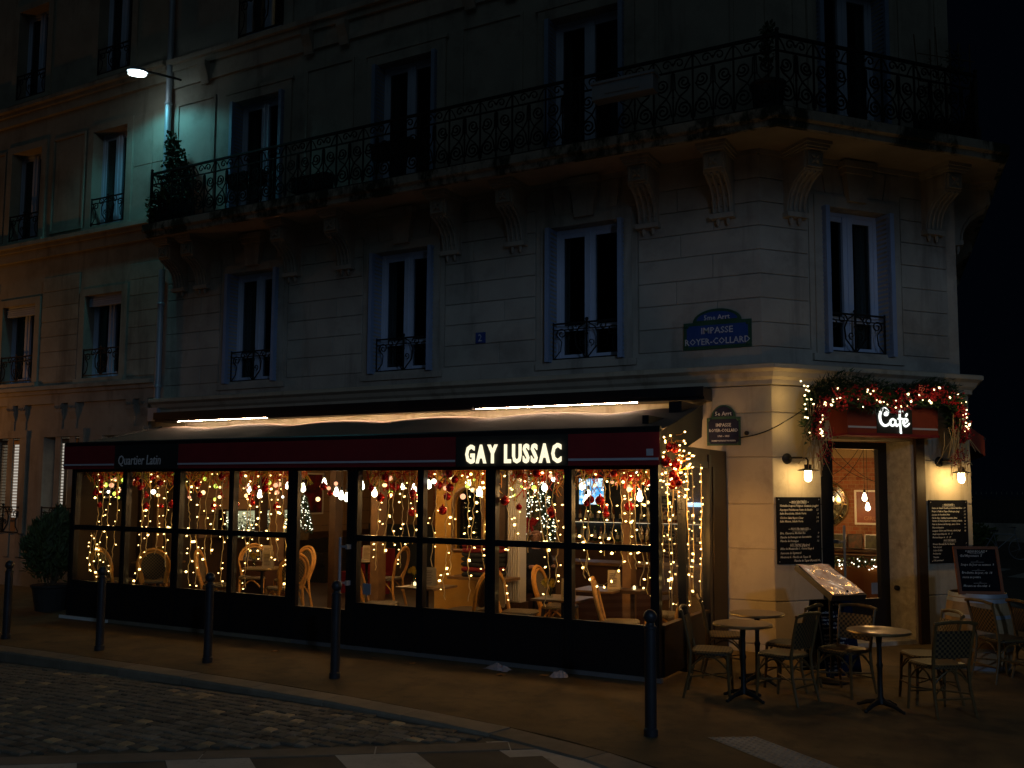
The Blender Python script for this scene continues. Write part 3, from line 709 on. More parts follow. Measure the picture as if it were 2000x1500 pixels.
# ================================================================== AWNING
AW = tag(empty('awning', (-5.7,-.2,0)), 'long dark red awning over the glazed terrace with white stripe along its valance', 'awning')
AWI = T(5.7,.2,0)
def aobj(mb, name, mat, parent=AW, **k): return mb.build(name, mat, parent, AWI if parent is AW else None, **k)
XB0, XB1, XF0, XF1 = -11.15, -.82, -10.68, -.57
YF = -2.66; n, k = 90, 10; vs = []
for i in range(n+1):
    for j in range(k+1):
        a, t = i/n, j/k
        x = (XB0+(XB1-XB0)*a)*(1-t)+(XF0+(XF1-XF0)*a)*t; ph = (x+1.4+.75*(1-t))/1.92; w_ = abs(sin(pi*ph))
        z = 3.205-(3.205-2.765)*(t**1.06) - .05*(1-w_)*(1-t)*(.3+.7*(1-t)) - .025*sin(pi*t)
        vs.append((x, -.36+(YF+.36)*t, z))
c = MB(); c.add(vs, [(i*(k+1)+j, i*(k+1)+j+1, (i+1)*(k+1)+j+1, (i+1)*(k+1)+j) for i in range(n) for j in range(k)])
aobj(c, 'canopy', M['top_fabric'], smooth=True)
c = MB(); c.tube([(XF0,YF,2.77),(XF1,YF,2.77)], .035, 8); c.box(XF0,XF1,YF-.03,YF+.0,2.735,2.765); aobj(c, 'front_bar', M['black'])
def valance(x0, x1, mat, name, zb=2.37, y=YF-.035):
    m = MB(); n = max(2, int((x1-x0)/.12)); vs = []
    for i in range(n+1):
        x = x0+(x1-x0)*i/n
        for z in (2.735, 2.55, zb): vs.append((x, y-.010*sin(x*7.3+z*3)*(2.735-z), z))
    m.add(vs, [(i*3+j, i*3+j+1, (i+1)*3+j+1, (i+1)*3+j) for i in range(n) for j in range(2)]); return aobj(m, name, mat, smooth=True)
valance(XF0,-9.44,M['red_fabric'],'valance'); valance(-8.06,-3.20,M['red_fabric'],'valance'); valance(-1.68,XF1,M['red_fabric'],'valance')
for a, b in ((XF0,-9.44),(-8.06,-3.20),(-1.68,XF1)):
    m = MB(); m.box(a+.01,b-.01,YF-.056,YF-.05,2.425,2.452); aobj(m, 'valance_stripe', M['stripe'])
m = MB(); m.box(-3.20,-1.68,YF-.05,YF-.03,2.37,2.735); aobj(m, 'sign_panel', M['signblack'])
m = MB(); m.box(-9.44,-8.06,YF-.05,YF-.03,2.37,2.735); QP = aobj(m, 'sign_panel', M['signblack'])
for s, x0 in ((1, XF0), (-1, XF1)):            # end flaps
    m = MB(); xb = XB0 if s == 1 else XB1
    m.add([(x0,YF-.03,2.735),(x0,YF-.03,2.37),(xb+s*.02,-.36,2.80),(xb,-.36,3.23)], [(0,1,2,3)]); aobj(m, 'end_flap', M['signblack'])
m = MB(); m.box(-11.35,-.80,-.36,-.005,3.303,3.47); m.box(-11.35,-.80,-.40,-.361,3.345,3.475); m.box(-8.52,-4.38,-.402,-.362,3.287,3.344); aobj(m, 'cassette', M['black'])
m = MB(); m.box(-1.10,-.93,-.9,-.02,3.06,3.24); m.box(-1.04,-.96,-2.0,-.9,2.88,2.98); aobj(m, 'bracket_arm', M['black'])
mled = emat('led_strip', (1.0,.70,.46), 170.0)
mled2 = emat('led_strip_covered', (1.0,.66,.42), 170.0)
for a, b, mm, dz in ((-10.75,-8.55,mled,0),(-4.35,-1.75,mled,0),(-8.5,-4.4,mled2,0)):
    m = MB(); m.box(a,b,-.352,-.342,3.2965,3.301); aobj(m, 'led_strip', mm)
mletter = emat('lit_letter', (1.0,.90,.60), 1.25)
# GAY LUSSAC, each letter its own lit piece
x = -3.05; body = 'GAY LUSSAC'
for ch in body:
    if ch == ' ': x += .075; continue
    me = text_mesh(ch, size=.300, xs=.60, bold=.010, ext=.012); xs_ = [v.co.x for v in me.vertices]; me.transform(T(-min(xs_),0,0)); wch = max(xs_)-min(xs_)
    me.materials.append(mletter); obj('letter', me, None, AW, AWI @ T(x, YF-.064, 2.415) @ FACE); x += wch+.024
me = text_mesh('Quartier Latin', size=.205, xs=.80, shear=.12, bold=.001, ext=.003); me.materials.append(pmat('faded_letters', (.72,.68,.66), .8, var=.1, bs=0))
obj('lettering', me, None, AW, AWI @ T(-9.36, YF-.055, 2.435) @ FACE)
m = MB(); m.box(-.72,-.64,YF-.052,YF-.05,2.475,2.55); o = aobj(m, 'valance_tag', M['stripe'])

# ================================================================== CAFE SIGN over the door
CS = tag(empty('cafe_sign', M=FC @ T(1.63,-.35,2.87)), 'orange red fabric sign box reading Café in lit white letters above the entrance', 'sign')
mrust = pmat('rust_red_fabric', (.22,.032,.012), .8, var=.12, scale=4, bs=.2, bscale=150)
m = MB(); m.box(-.70,.84,0,.36,.0,.37); m.build('sign_box', mrust, CS)
m = MB(); m.box(-.70,.84,-.02,.34,-.035,-.002); m.build('lower_edge', M['red_fabric'], CS)
m = MB(); m.box(-.22,.38,-.008,-.001,.005,.365); m.build('dark_panel', M['signblack'], CS)
for a, b in ((-.69,-.23),(.39,.83)): m = MB(); m.box(a,b,-.006,-.001,.065,.09); m.build('stripe', M['stripe'], CS)
mcafe = emat('lit_cafe_letters', (.95,1.0,.92), 1.6)
def stroke(name, chains, r=.017):
    m = MB()
    for ch in chains:
        pts = []
        for i in range(len(ch)-1):        # catmull-rom through the points
            p0 = Vector(ch[max(i-1,0)]); p1 = Vector(ch[i]); p2 = Vector(ch[i+1]); p3 = Vector(ch[min(i+2,len(ch)-1)])
            for q in range(6):
                t = q/6; v = .5*((2*p1)+(p2-p0)*t+(2*p0-5*p1+4*p2-p3)*t*t+(-p0+3*p1-3*p2+p3)*t**3); pts.append((.08+v.x*1.28, -.018, .19+(v.y-.19)*1.12))
        pts.append((.08+ch[-1][0]*1.28, -.018, .19+(ch[-1][1]-.19)*1.12)); n_ = len(pts)
        m.tube(pts, [r*(.55+.6*sin(pi*(.12+.76*i/(n_-1)))) for i in range(n_)], 6, flat=.5)
    return m.build(name, mcafe, CS)
stroke('letter', [[(-.12,.275),(-.135,.25),(-.11,.245),(-.095,.28),(-.125,.318),(-.175,.30),(-.20,.225),(-.185,.15),(-.14,.115),(-.09,.13),(-.06,.165)]], 0.0189)
stroke('letter', [[(.0,.18),(-.03,.197),(-.06,.175),(-.062,.135),(-.035,.118),(-.005,.14),(.006,.185)],[(.006,.19),(.004,.14),(.022,.118),(.045,.14)]], 0.0153)
stroke('letter', [[(.10,.275),(.095,.305),(.07,.30),(.062,.24),(.066,.16),(.07,.07),(.075,.03),(.062,.05)],[(.035,.20),(.065,.205),(.11,.20)]], 0.0144)
stroke('letter', [[(.115,.15),(.15,.165),(.165,.19),(.14,.205),(.112,.18),(.112,.14),(.14,.115),(.175,.135),(.19,.155)],[(.142,.235),(.165,.27)]], 0.0144)

# ================================================================== NAME PLATES
def plate(name, label, M0, W_, H_, border, field, arch_h, lines, archtext, rivets=True):
    o = tag(empty(name, M=M0), label, 'sign')
    m = MB(); m.box(0,W_,-.018,0,0,H_); hw = W_*.5
    if arch_h:
        aw = W_*.36 if arch_h < .2 else W_*.46
        m.prism([(hw+aw*cos(pi*i/14)*1.0, H_-.002+arch_h*sin(pi*i/14)) for i in range(15)], -.018, 0)
    m.build('backing', border, o)
    m = MB(); b = W_*.05; m.box(b,W_-b,-.024,-.0181,b,H_-b)
    if arch_h: m.prism([(hw+(aw-b*1.2)*cos(pi*i/14), H_+b*.5+(arch_h-b*1.4)*sin(pi*i/14)) for i in range(15)], -.024, -.0181)
    m.build('enamel_field', field, o)
    for (txt, z, sz, xs_) in lines+([(archtext[0], archtext[1], archtext[2], 1)] if archtext else []):
        L = MB(); text_into(L, txt, T(hw,-.026,z) @ FACE, size=sz, xs=xs_, align='CENTER', ext=.001, bold=.001, res=1); L.build('lettering', M['lettering'], o)
    if rivets:
        m = MB()
        for x in (b*1.1, W_-b*1.1):
            for z in (b*1.1, H_-b*1.1): m.lathe([(.026,0),(.02,.008),(.006,.010)], 10, T(x,-.024,z) @ RX(pi/2))
        m.build('rivets', border, o)
    return o
plate('street_name_plate', 'blue enamel street plate reading Impasse Royer-Collard on the upper stone wall', T(-1.21,YM-TK-.003,4.03), .95, .38, M['green'], M['enamel'], .18, [('IMPASSE',.215,.125,1.0),('ROYER-COLLARD',.065,.125,.92)], ('5me Arrt', .405, .095))
plate('street_name_plate', 'green bordered dark street plate with arched top fixed beside the terrace awning', T(-.875,-.003,2.70), .46, .38, M['green'], M['enamel2'], .17, [('IMPASSE',.255,.065,.9),('ROYER-COLLARD',.185,.058,.86),('1763 - 1825',.115,.034,1),('HOMME POLITIQUE ET PROFESSEUR',.055,.026,.78)], ('5e Arrt', .405, .075))
plate('house_number', 'small blue enamel plate with a white number 2', T(-4.60,YM-TK-.003,4.37), .17, .17, M['enamel'], M['enamel'], 0, [('2',.028,.165,.9)], None, False)
m = MB(); m.lathe([(.018,0),(.03,.01),(.03,.04)], 10, T(-.33,-.002,2.86) @ RX(pi/2)); m.build('wall_knob', M['iron'], B)
cb = MB(); pts = [Vector((-.44,-.03,2.80))*(1-t)+Vector((.42,.10,3.18))*t+Vector((0,-.25*sin(pi*t)*.6,-.10*sin(pi*t))) for t in [i/14 for i in range(15)]]
cb.tube(pts, .008, 5); tag(cb.build('power_cable', M['iron']), 'black cable sagging from the arched plate to the door garland', 'cable')

# ================================================================== CHAIRS AND TABLES (prototypes)
def arc(p, q, h, n=8):
    p = Vector(p); q = Vector(q); return [p*(1-t)+q*t+Vector((0,0,h*sin(pi*t))) for t in [i/n for i in range(n+1)]]
def uvgrid(mb, f, nu, nv):
    n0 = len(mb.v)
    for i in range(nu+1):
        for j in range(nv+1): mb.v.append(tuple(f(i/nu, j/nv)))
    for i in range(nu):
        for j in range(nv): mb.f.append((n0+i*(nv+1)+j, n0+(i+1)*(nv+1)+j, n0+(i+1)*(nv+1)+j+1, n0+i*(nv+1)+j+1))
def seat_mesh(w, d, mat, round_=False):
    m = MB(); n = 24
    def sup(a, k):
        e = .45 if not round_ else .9
        return (w*k*math.copysign(abs(cos(a))**e, cos(a)), d*k*math.copysign(abs(sin(a))**e, sin(a)))
    rings = [(.93,.435),(1,.44),(1.0,.462),(.94,.475),(.5,.470)]
    vs = [(*sup(2*pi*k/n, r), z) for r, z in rings for k in range(n)]
    m.add(vs, [(i*n+k, i*n+(k+1) % n, (i+1)*n+(k+1) % n, (i+1)*n+k) for i in range(len(rings)-1) for k in range(n)]+[tuple(range(n))[::-1], tuple(4*n+k for k in range(n))])
    me = m.mesh('seat', True); me.materials.append(mat); return me
# the front of a chair is +y
def make_out_chair():
    o = empty('bistro_chair')
    obj('seat', seat_mesh(.215,.205,M['weave']), None, o)
    for s in (-1, 1):
        m = MB(); m.tube([(s*.185,.165,.45),(s*.19,.175,.2),(s*.20,.19,0)], [.016,.015,.014], 7); m.build('leg', M['rattan2'], o, smooth=True)
        m = MB(); m.tube([(s*.205,-.275,0),(s*.19,-.215,.25),(s*.185,-.20,.45),(s*.195,-.235,.65),(s*.205,-.285,.87)], [.014,.016,.017,.016,.014], 7); m.build('leg', M['rattan2'], o, smooth=True)
    m = MB(); m.tube([(-.225,-.29,.865),(-.12,-.312,.885),(0,-.318,.89),(.12,-.312,.885),(.225,-.29,.865)], .018, 7); m.build('top_rail', M['rattan2'], o, smooth=True)
    m = MB()
    def bf(u, v):
        x = -.19+.38*u; z = .54+.26*v; yb = -.205-.38*(z-.45)*.42; return (x, yb-.022*(1-(2*u-1)**2), z)
    uvgrid(m, bf, 10, 6); n0 = len(m.v); uvgrid(m, lambda u, v: Vector(bf(1-u, v))+Vector((0,.014,0)), 10, 6)
    me = m.mesh('backrest', True); me.materials.append(M['weaveb']); obj('backrest', me, None, o)
    m = MB()
    for a, b in (((-.19,.18,.17),(.19,.18,.17)),((-.195,-.235,.17),(.195,-.235,.17)),((-.19,.18,.21),(.195,-.235,.21)),((.19,.18,.215),(-.195,-.235,.215))): m.tube([a, b], .009, 6)
    m.build('stretcher', M['rattan2'], o)
    m = MB()
    for s in (-1, 1): m.tube(arc((s*.185,.165,.30),(s*.185,-.20,.30),.125), .009, 6)
    m.tube(arc((-.185,.17,.30),(.185,.17,.30),.125), .009, 6); m.tube(arc((-.185,-.205,.30),(.185,-.205,.30),.125), .009, 6)
    m.build('brace', M['rattan2'], o)
    return o
M['weaveb'] = weave('back_weave', (.010,.009,.008), (.15,.10,.04), 40)
_mp = [n_ for n_ in M['weaveb'].node_tree.nodes if n_.type == 'MAPPING'][0]; _mp.inputs['Rotation'].default_value = (radians(90), 0, 0); _mp.inputs['Scale'].default_value = (1, .02, 1)
M['weavec'] = weave('oval_back_weave', (.014,.010,.007), (.15,.105,.05), 44)
_mp = [n_ for n_ in M['weavec'].node_tree.nodes if n_.type == 'MAPPING'][0]; _mp.inputs['Rotation'].default_value = (radians(90), 0, 0); _mp.inputs['Scale'].default_value = (1, .02, 1)
def make_in_chair():
    o = empty('rattan_chair')
    obj('seat', seat_mesh(.21,.205,M['weavein']), None, o)
    for s in (-1, 1):
        m = MB(); m.tube([(s*.175,.16,.45),(s*.18,.17,.2),(s*.19,.185,0)], .019, 7); m.build('leg', M['rattan'], o, smooth=True)
        m = MB(); m.tube([(s*.20,-.27,0),(s*.185,-.215,.25),(s*.175,-.20,.46)], .019, 7); m.build('leg', M['rattan'], o, smooth=True)
    def lp(k, dy, r=.017):
        pts = []
        for i in range(21):
            a = -.15*pi+1.3*pi*i/20; x = .225*k*cos(a); z = .70*1.0+(.245*k)*sin(a); pts.append((x, -.205-(z-.45)*.24+dy, z))
        pts = [(.175*k, -.20+dy, .45)]+pts+[(-.175*k, -.20+dy, .45)]; return pts
    m = MB(); m.tube(lp(1.0,0), .021, 7); m.build('back_frame', M['rattan'], o, smooth=True)
    m = MB(); m.tube(lp(.84,.012), .017, 7); m.build('back_frame', M['rattan'], o, smooth=True)
    m = MB(); n = 20; vs = [(0, -.205-(.70-.45)*.24, .70)]
    for i in range(n):
        a = 2*pi*i/n; x = .178*cos(a); z = .70+.205*sin(a); vs.append((x, -.205-(z-.45)*.24+.004, z))
    m.add(vs, [(0, 1+i, 1+(i+1) % n) for i in range(n)]); me = m.mesh('backrest'); me.materials.append(M['weavec']); obj('backrest', me, None, o)
    m = MB()
    for s in (-1, 1): m.tube(arc((s*.18,.165,.25),(s*.178,-.205,.25),.17), .012, 6)
    m.tube(arc((-.18,.168,.25),(.18,.168,.25),.17), .012, 6); m.build('brace', M['rattan'], o)
    return o
OUTC = make_out_chair(); INC = make_in_chair(); _used = {}
def place(proto, x, y, z, rz, label, cat, group=None, tilt=None):
    o = proto if proto.name not in _used else copy_tree(proto); _used[proto.name] = 1
    o.location = (x, y, z); o.rotation_euler = (0, 0, rz)
    if tilt: o.rotation_euler = tilt
    tag(o, label, cat, group); return o
def make_round_table():
    o = empty('bistro_table')
    m = MB(); m.lathe([(.285,.728),(.298,.733),(.300,.745),(.295,.752)], 32); m.build('table_rim', M['brass'], o, smooth=True)
    m = MB(); m.lathe([(.293,.7525),(.293,.7565),(.0005,.7575)], 32); m.build('table_top', M['tabletop'], o)
    m = MB(); m.lathe([(.10,.70),(.11,.727),(.03,.69),(.024,.60),(.024,.45),(.034,.42),(.026,.39),(.026,.12),(.05,.09),(.055,.06)], 12); m.build('column', M['iron'], o, smooth=True)
    for k in range(4):
        m = MB(); a = k*pi/2+pi/4; m.tube([(cos(a)*.03, sin(a)*.03, .075),(cos(a)*.14, sin(a)*.14, .055),(cos(a)*.24, sin(a)*.24, .012)], [.03,.022,.014], 6); m.ball((cos(a)*.245, sin(a)*.245, .012), .018, 6, 4); m.build('foot', M['iron'], o)
    return o
RT = make_round_table()
def make_square_table():
    o = empty('square_table')
    m = MB(); m.box(-.3,.3,-.3,.3,.725,.752); m.build('table_top', M['tabletop'], o)
    m = MB(); m.box(-.305,.305,-.305,.305,.728,.748); m.build('table_edge', M['woodlight'], o)
    m = MB(); m.lathe([(.05,.72),(.03,.68),(.03,.06),(.06,.04)], 10); m.box(-.22,.22,-.03,.03,.012,.04); m.box(-.03,.03,-.22,.22,.013,.041); m.build('pedestal', M['iron'], o)
    return o
ST = make_square_table()

# ================================================================== CAFÉ INTERIOR
mplaster = pmat('cream_plaster', (.26,.16,.085), .85, var=.12, scale=2, bs=.2)
mdarkblue = pmat('dark_blue_wall', (.03,.04,.06), .7, var=.2, bs=.1)
myellow = pmat('ochre_plaster', (.52,.27,.04), .85, var=.15, scale=2.5, bs=.25)
mceil = pmat('cream_ceiling', (.34,.25,.14), .9, var=.06, bs=.1)
def brickmat(name, a, b_, mort, sc, rot):
    m, t, b = nt(name); g_ = t.nodes.new('ShaderNodeNewGeometry'); mp = t.nodes.new('ShaderNodeMapping'); mp.inputs['Rotation'].default_value = rot
    br = t.nodes.new('ShaderNodeTexBrick'); br.inputs['Scale'].default_value = sc; br.inputs['Mortar Size'].default_value = .018
    br.inputs['Color1'].default_value = c4(a); br.inputs['Color2'].default_value = c4(b_); br.inputs['Mortar'].default_value = c4(mort)
    t.links.new(g_.outputs['Position'], mp.inputs[0]); t.links.new(mp.outputs[0], br.inputs['Vector'])
    c = mixc(t, ramp(t, noise(t, 9, 4, co='World'), .4, .75), br.outputs[0], (.30,.17,.09)); t.links.new(c, b.inputs['Base Color']); b.inputs['Roughness'].default_value = .85
    bump(t, b, br.outputs[1], -.7, .012); return m
mbrick = brickmat('red_brick', (.30,.09,.03), (.19,.055,.02), (.28,.19,.11), 3.6, (radians(-90),0,0))
mstoneblk = brickmat('stone_block_wall', (.30,.20,.115), (.22,.145,.085), (.13,.085,.05), 1.6, (radians(-90),0,radians(-90)))
m = MB(); m.box(-11.32,-11.2,.3,6.1,0,3.0); m.build('interior_wall', mstoneblk, B)
m = MB(); m.box(-11.2,-5.9,6.0,6.1,0,3.0); m.build('interior_wall', mplaster, B)
m = MB(); m.box(-11.2,-7.2,5.985,5.999,0,1.25); m.build('wall_dado', mdarkblue, B)
m = MB(); m.box(-11.199,-11.17,.3,6.0,0,1.08); m.box(-11.199,-11.15,.3,6.0,1.08,1.12); m.build('wall_dado', M['wood'], B)
m = MB(); m.box(-9.3,-7.9,5.93,5.99,1.2,3.0); m.build('brick_wall_panel', mbrick, B)
m = MB(); m.box(-5.9,-1.25,5.2,5.3,0,3.0); m.build('bar_back_wall', mdarkblue, B)
m = MB(); m.box(-1.25,1.75,5.5,5.6,0,3.0); m.build('interior_brick_wall', mbrick, B)
m = MB(); m.box(-1.25,1.75,5.44,5.499,2.76,2.86); m.box(-1.25,1.75,5.47,5.4995,2.70,2.76); m.build('ceiling_moulding', mceil, B)
m = MB(); m.prism([(-11.2,.32),(-.5,.4),(.2,.9),(1.75,3.0),(1.75,5.6),(-1.25,6.1),(-11.2,6.1)], 2.98, 3.04, 'z'); m.build('ceiling', mceil, B)
m = MB(); m.box(1.62,1.80,3.0,5.5,0,3.0); m.build('interior_wall', mplaster, B)
for x, wd, mm in ((-9.1,.12,'wood'),(-8.72,.16,'woodlight'),(-7.4,.13,'wood'),(-6.5,.17,'woodlight'),(-4.16,.22,'wood'),(-3.12,.15,'wood'),(-2.08,.13,'woodlight'),(-10.85,.2,'wood')):
    m = MB(); m.box(x-wd/2,x+wd/2,.04,.24,0,2.66); m.build('timber_post', M[mm], B)
# ochre pier with an arched timber window
ar = [(-4.68+.27*cos(pi*i/12), 1.85+.27*sin(pi*i/12)) for i in range(13)]
m = MB()
m.box(-5.29,-4.95,0.0,.2,0,2.66); m.box(-4.41,-4.30,.0,.2,0,2.66); m.box(-4.95,-4.41,.0,.2,0,1.15); 
op = [(-4.95,2.66),(-4.95,1.85)]+ar[::-1][0:13]+[(-4.41,1.85),(-4.41,2.66)]
m.prism(op, .0, .2); m.build('ochre_pier', myellow, B)
m = MB(); m.tube([(-4.95,-.01,1.15)]+[(p[0],-.01,p[1]) for p in ar[::-1]]+[(-4.41,-.01,1.15),(-4.95,-.01,1.15)], .03, 6); m.build('arched_window_frame', M['woodlight'], B)
m = MB(); m.box(-4.95,-4.41,.10,.11,1.15,2.15); m.build('arched_window_pane', M['dglass'], B)
m = MB(); m.box(-4.95,-4.41,.2,.22,1.1,2.2); m.build('arched_window_back', mdarkblue, B)
# white fluted column
m = MB(); prof = []
for i in range(20):
    a = 2*pi*i/20
mwhite = pmat('white_column', (.62,.58,.50), .6, var=.06, bs=.05)
m.box(-3.97,-3.76,-.02,.18,.42,2.66); 
for k in range(5): m.tube([(-3.945+.04*k,-.028,.44),(-3.945+.04*k,-.028,2.6)], .013, 6)
tag(m.build('fluted_column', mwhite), 'white fluted column standing between the timber posts inside the terrace', 'column')
m = MB(); m.box(-4.0,-3.73,-.05,.2,.02,.42); tag(m.build('column_base', M['wood']), 'dark wooden base block carrying the white fluted column', 'base')
# shelf with folded blankets
o = m = MB(); m.box(-4.72,-3.72,-.52,-.08,.76,.80); m.box(-4.30,-4.22,-.36,-.28,.02,.76); m.box(-4.5,-4.0,-.5,-.1,.02,.05)
tag(m.build('blanket_table', M['woodlight']), 'small wooden table carrying the pile of folded blankets', 'table')
mred = pmat('red_blanket', (.22,.02,.02), .95, var=.2, scale=20, bs=.6, bscale=180); mblk = pmat('black_blanket', (.018,.02,.018), .95, var=.3, scale=20, bs=.6, bscale=180)
for i in range(7):
    m = MB(); z0 = .80+i*.072
    def bl(u, v, z0=z0):
        a = 2*pi*u; r = 1; e = .35
        x = -4.22+.31*math.copysign(abs(cos(a))**e, cos(a))*(1-.10*abs(2*v-1)**3)*(1+.04*sin(5*a+i)); y = -.30+.19*math.copysign(abs(sin(a))**e, sin(a))*(1-.10*abs(2*v-1)**3)
        return (x, y, z0+.068*v+.008*sin(3*a+i))
    uvgrid(m, bl, 24, 4); n0 = len(m.v); m.f.append(tuple(k*5+4 for k in range(24))); 
    red = i in (1,5,6); ob = m.build('folded_blanket', mred if red else mblk, None, smooth=True)
    tag(ob, 'folded red blanket in the pile on the small wooden table' if red else 'folded black blanket in the pile on the small wooden table', 'blanket', 'red blankets in the pile' if red else 'black blankets in the pile')
# bar counter, back bar, bottles
BC = tag(empty('bar_counter', (-2.9,1.7,0)), 'dark wooden bar counter with a pale oak top inside the café', 'bar'); mcf = pmat('counter_front', (.07,.03,.015), .5, var=.2, bs=.1)
m = MB(); m.box(-1.8,1.5,-.25,.25,.02,.90); m.build('front', mcf, BC); m = MB(); m.box(-1.85,1.55,-.32,.3,.90,.945); m.build('counter_top', M['woodlight'], BC)
BB = tag(empty('back_bar', (-3.6,4.95,0)), 'dark back bar with bottle shelves on the blue rear wall', 'shelf')
m = MB(); m.box(-2.0,2.2,-.25,.2,.02,1.06); m.build('cabinet', mcf, BB)
for z in (1.08,1.48): m = MB(); m.box(-2.0,2.2,-.2,.2,z-.02,z); m.build('shelf_board', M['woodlight'], BB)
mshelf = emat('shelf_light', (1,.80,.5), 2.0)
m = MB(); m.box(-1.95,2.15,.19,.2,1.44,1.455); m.build('shelf_light', mshelf, BB)
bm = [pmat('green_bottle', (.02,.06,.02), .15, var=.1, bs=0, spec=.8), pmat('amber_bottle', (.12,.04,.01), .15, var=.1, bs=0, spec=.8), pmat('clear_bottle', (.35,.36,.33), .15, var=.1, bs=0, spec=.8), pmat('dark_bottle', (.012,.012,.014), .15, var=.1, bs=0, spec=.8)]
def bottle_me(mm):
    m = MB(); m.lathe([(.034,0),(.036,.02),(.036,.19),(.03,.22),(.013,.25),(.012,.30),(.014,.305)], 8); me = m.mesh('bottle', True); me.materials.append(mm); return me
bms = [bottle_me(x) for x in bm]; mlabel = pmat('bottle_label', (.55,.5,.38), .7, bs=0); lm = MB().lathe([(.0368,.06),(.0368,.14)], 8, None, False).mesh('label'); lm.materials.append(mlabel)
bn_ = ['green','amber','clear','dark']
for z in (1.08,1.48):
    x = -5.5
    while x < -1.5:
        k = R.randrange(4); o = obj('bottle', bms[k], None, None, T(x, 4.85+R.uniform(-.04,.04), z)); o.scale = (1,1,R.uniform(.9,1.12)) if z < 1.4 else (1,1,.95)
        tag(o, f'{bn_[k]} glass bottle standing on the '+('lower' if z < 1.4 else 'upper')+' back bar shelf', 'bottle', f'{bn_[k]} bottles on the '+('lower' if z < 1.4 else 'upper')+' back bar shelf'); obj('label', lm, None, o); x += R.uniform(.085,.15)
TV = tag(empty('television', (-4.9,5.1,2.06)), 'lit television with a bluish picture above the bar', 'television')
m = MB(); m.box(-.30,.30,0,.05,-.29,.29); m.build('casing', M['black'], TV)
mtv, t_, b_ = nt('tv_picture'); cc = mixc(t_, ramp(t_, noise(t_, 7, 5, co='World'), .42, .58), (.05,.35,.75), (.75,.92,1.0)); t_.links.new(cc, b_.inputs['Emission Color']); b_.inputs['Emission Strength'].default_value = 1.6; b_.inputs['Base Color'].default_value = (.01,.01,.01,1)
m = MB(); m.box(-.27,.27,-.006,-.001,-.26,.26); m.build('screen', mtv, TV)
m = MB(); m.box(-2.9,-2.0,5.1,5.16,1.78,1.86); tag(m.build('bar_neon_tube', emat('neon', (.45,.75,1.0), 2.2)), 'pale blue lit tube light above the bar shelves', 'lamp')
# lit bottle niche on the left inner wall
LS = tag(empty('lit_bottle_niche', (-11.17,2.1,1.12)), 'backlit shelf of bottles with greenish white glow on the inner stone wall', 'shelf')
m = MB(); m.box(.0,.03,-.95,.95,-.02,.50); m.build('backlight', emat('niche_glow', (.95,1.0,.60), .38, (.5,.5,.4)), LS)
m = MB(); m.box(.0,.2,-.98,.98,-.05,-.021); m.box(.0,.2,-.98,.98,.51,.54); m.box(.0,.2,.96,.985,-.02,.51); m.box(.0,.2,-.985,-.96,-.02,.51); m.build('niche_frame', M['wood'], LS)
for i in range(13):
    k = R.randrange(4); o = obj('bottle', bms[k], None, None, T(-11.06, 1.22+i*.145, 1.10)); tag(o, f'{bn_[k]} glass bottle in the backlit niche on the stone wall', 'bottle', f'{bn_[k]} bottles in the lit niche'); obj('label', lm, None, o)
# posters, mirror and pictures
def framed(name, label, M0, W_, H_, fm, pic, cat='poster', bw=.035):
    o = tag(empty(name, M=M0), label, cat); m = MB()
    m.box(-W_/2,W_/2,-.03,0,-H_/2,-H_/2+bw); m.box(-W_/2,W_/2,-.03,0,H_/2-bw,H_/2); m.box(-W_/2,-W_/2+bw,-.03,0,-H_/2+bw,H_/2-bw); m.box(W_/2-bw,W_/2,-.03,0,-H_/2+bw,H_/2-bw); m.build('frame', fm, o)
    m = MB(); m.box(-W_/2+bw,W_/2-bw,-.012,0,-H_/2+bw,H_/2-bw); m.build('print', pic, o); return o
def print_mat(name, a, b_, sc=2.5):
    m, t, b = nt(name); c = mixc(t, ramp(t, noise(t, sc, 4, co='Object'), .42, .62), a, b_); t.links.new(c, b.inputs['Base Color']); b.inputs['Roughness'].default_value = .4; return m
FL = T(-11.19,0,0) @ RZ(radians(90))       # left inner wall frame: x along +y, facing +x
framed('framed_poster', 'dark red poster in a pale frame on the inner stone wall', FL @ T(3.9,0,1.97), .72, .92, mwhite, print_mat('poster_dark', (.02,.015,.014), (.22,.012,.02), 3.0))
fp = framed('framed_poster', 'rust red poster in a white frame on the brick wall beyond the door', T(.40,5.49,1.81), .56, .62, M['white'], print_mat('poster_rust', (.16,.02,.01), (.26,.05,.015), 2.0))
L = MB(); text_into(L, 'GIRLS', T(0,-.014,-.23) @ FACE, size=.10, align='CENTER', ext=.001); L.build('lettering', pmat('poster_letters', (.5,.25,.12), .6, bs=0), fp)
for i, x in enumerate((-.15,.13,.42)):
    framed('wine_picture', 'small dark picture of wine bottles standing on the ledge under the brick wall' , T(x,5.40,1.20) @ RX(radians(-6)), .25, .26, M['black'] if i == 1 else M['alu'], print_mat('wine_print%d' % i, (.02,.02,.015), (.12,.04,.02) if i == 1 else (.06,.07,.03), 9), 'picture', .012)['group'] = 'wine pictures on the ledge'
m = MB(); m.box(-1.2,1.6,5.25,5.49,1.02,1.06); m.build('wall_ledge', M['wood'], B)
MR = tag(empty('round_mirror', (-.42,5.49,1.86)), 'round brass framed mirror on the brick wall beyond the door', 'mirror')
mmir, t_, b_ = nt('mirror'); b_.inputs['Metallic'].default_value = 1; b_.inputs['Roughness'].default_value = .05; b_.inputs['Base Color'].default_value = (.22,.20,.16,1)
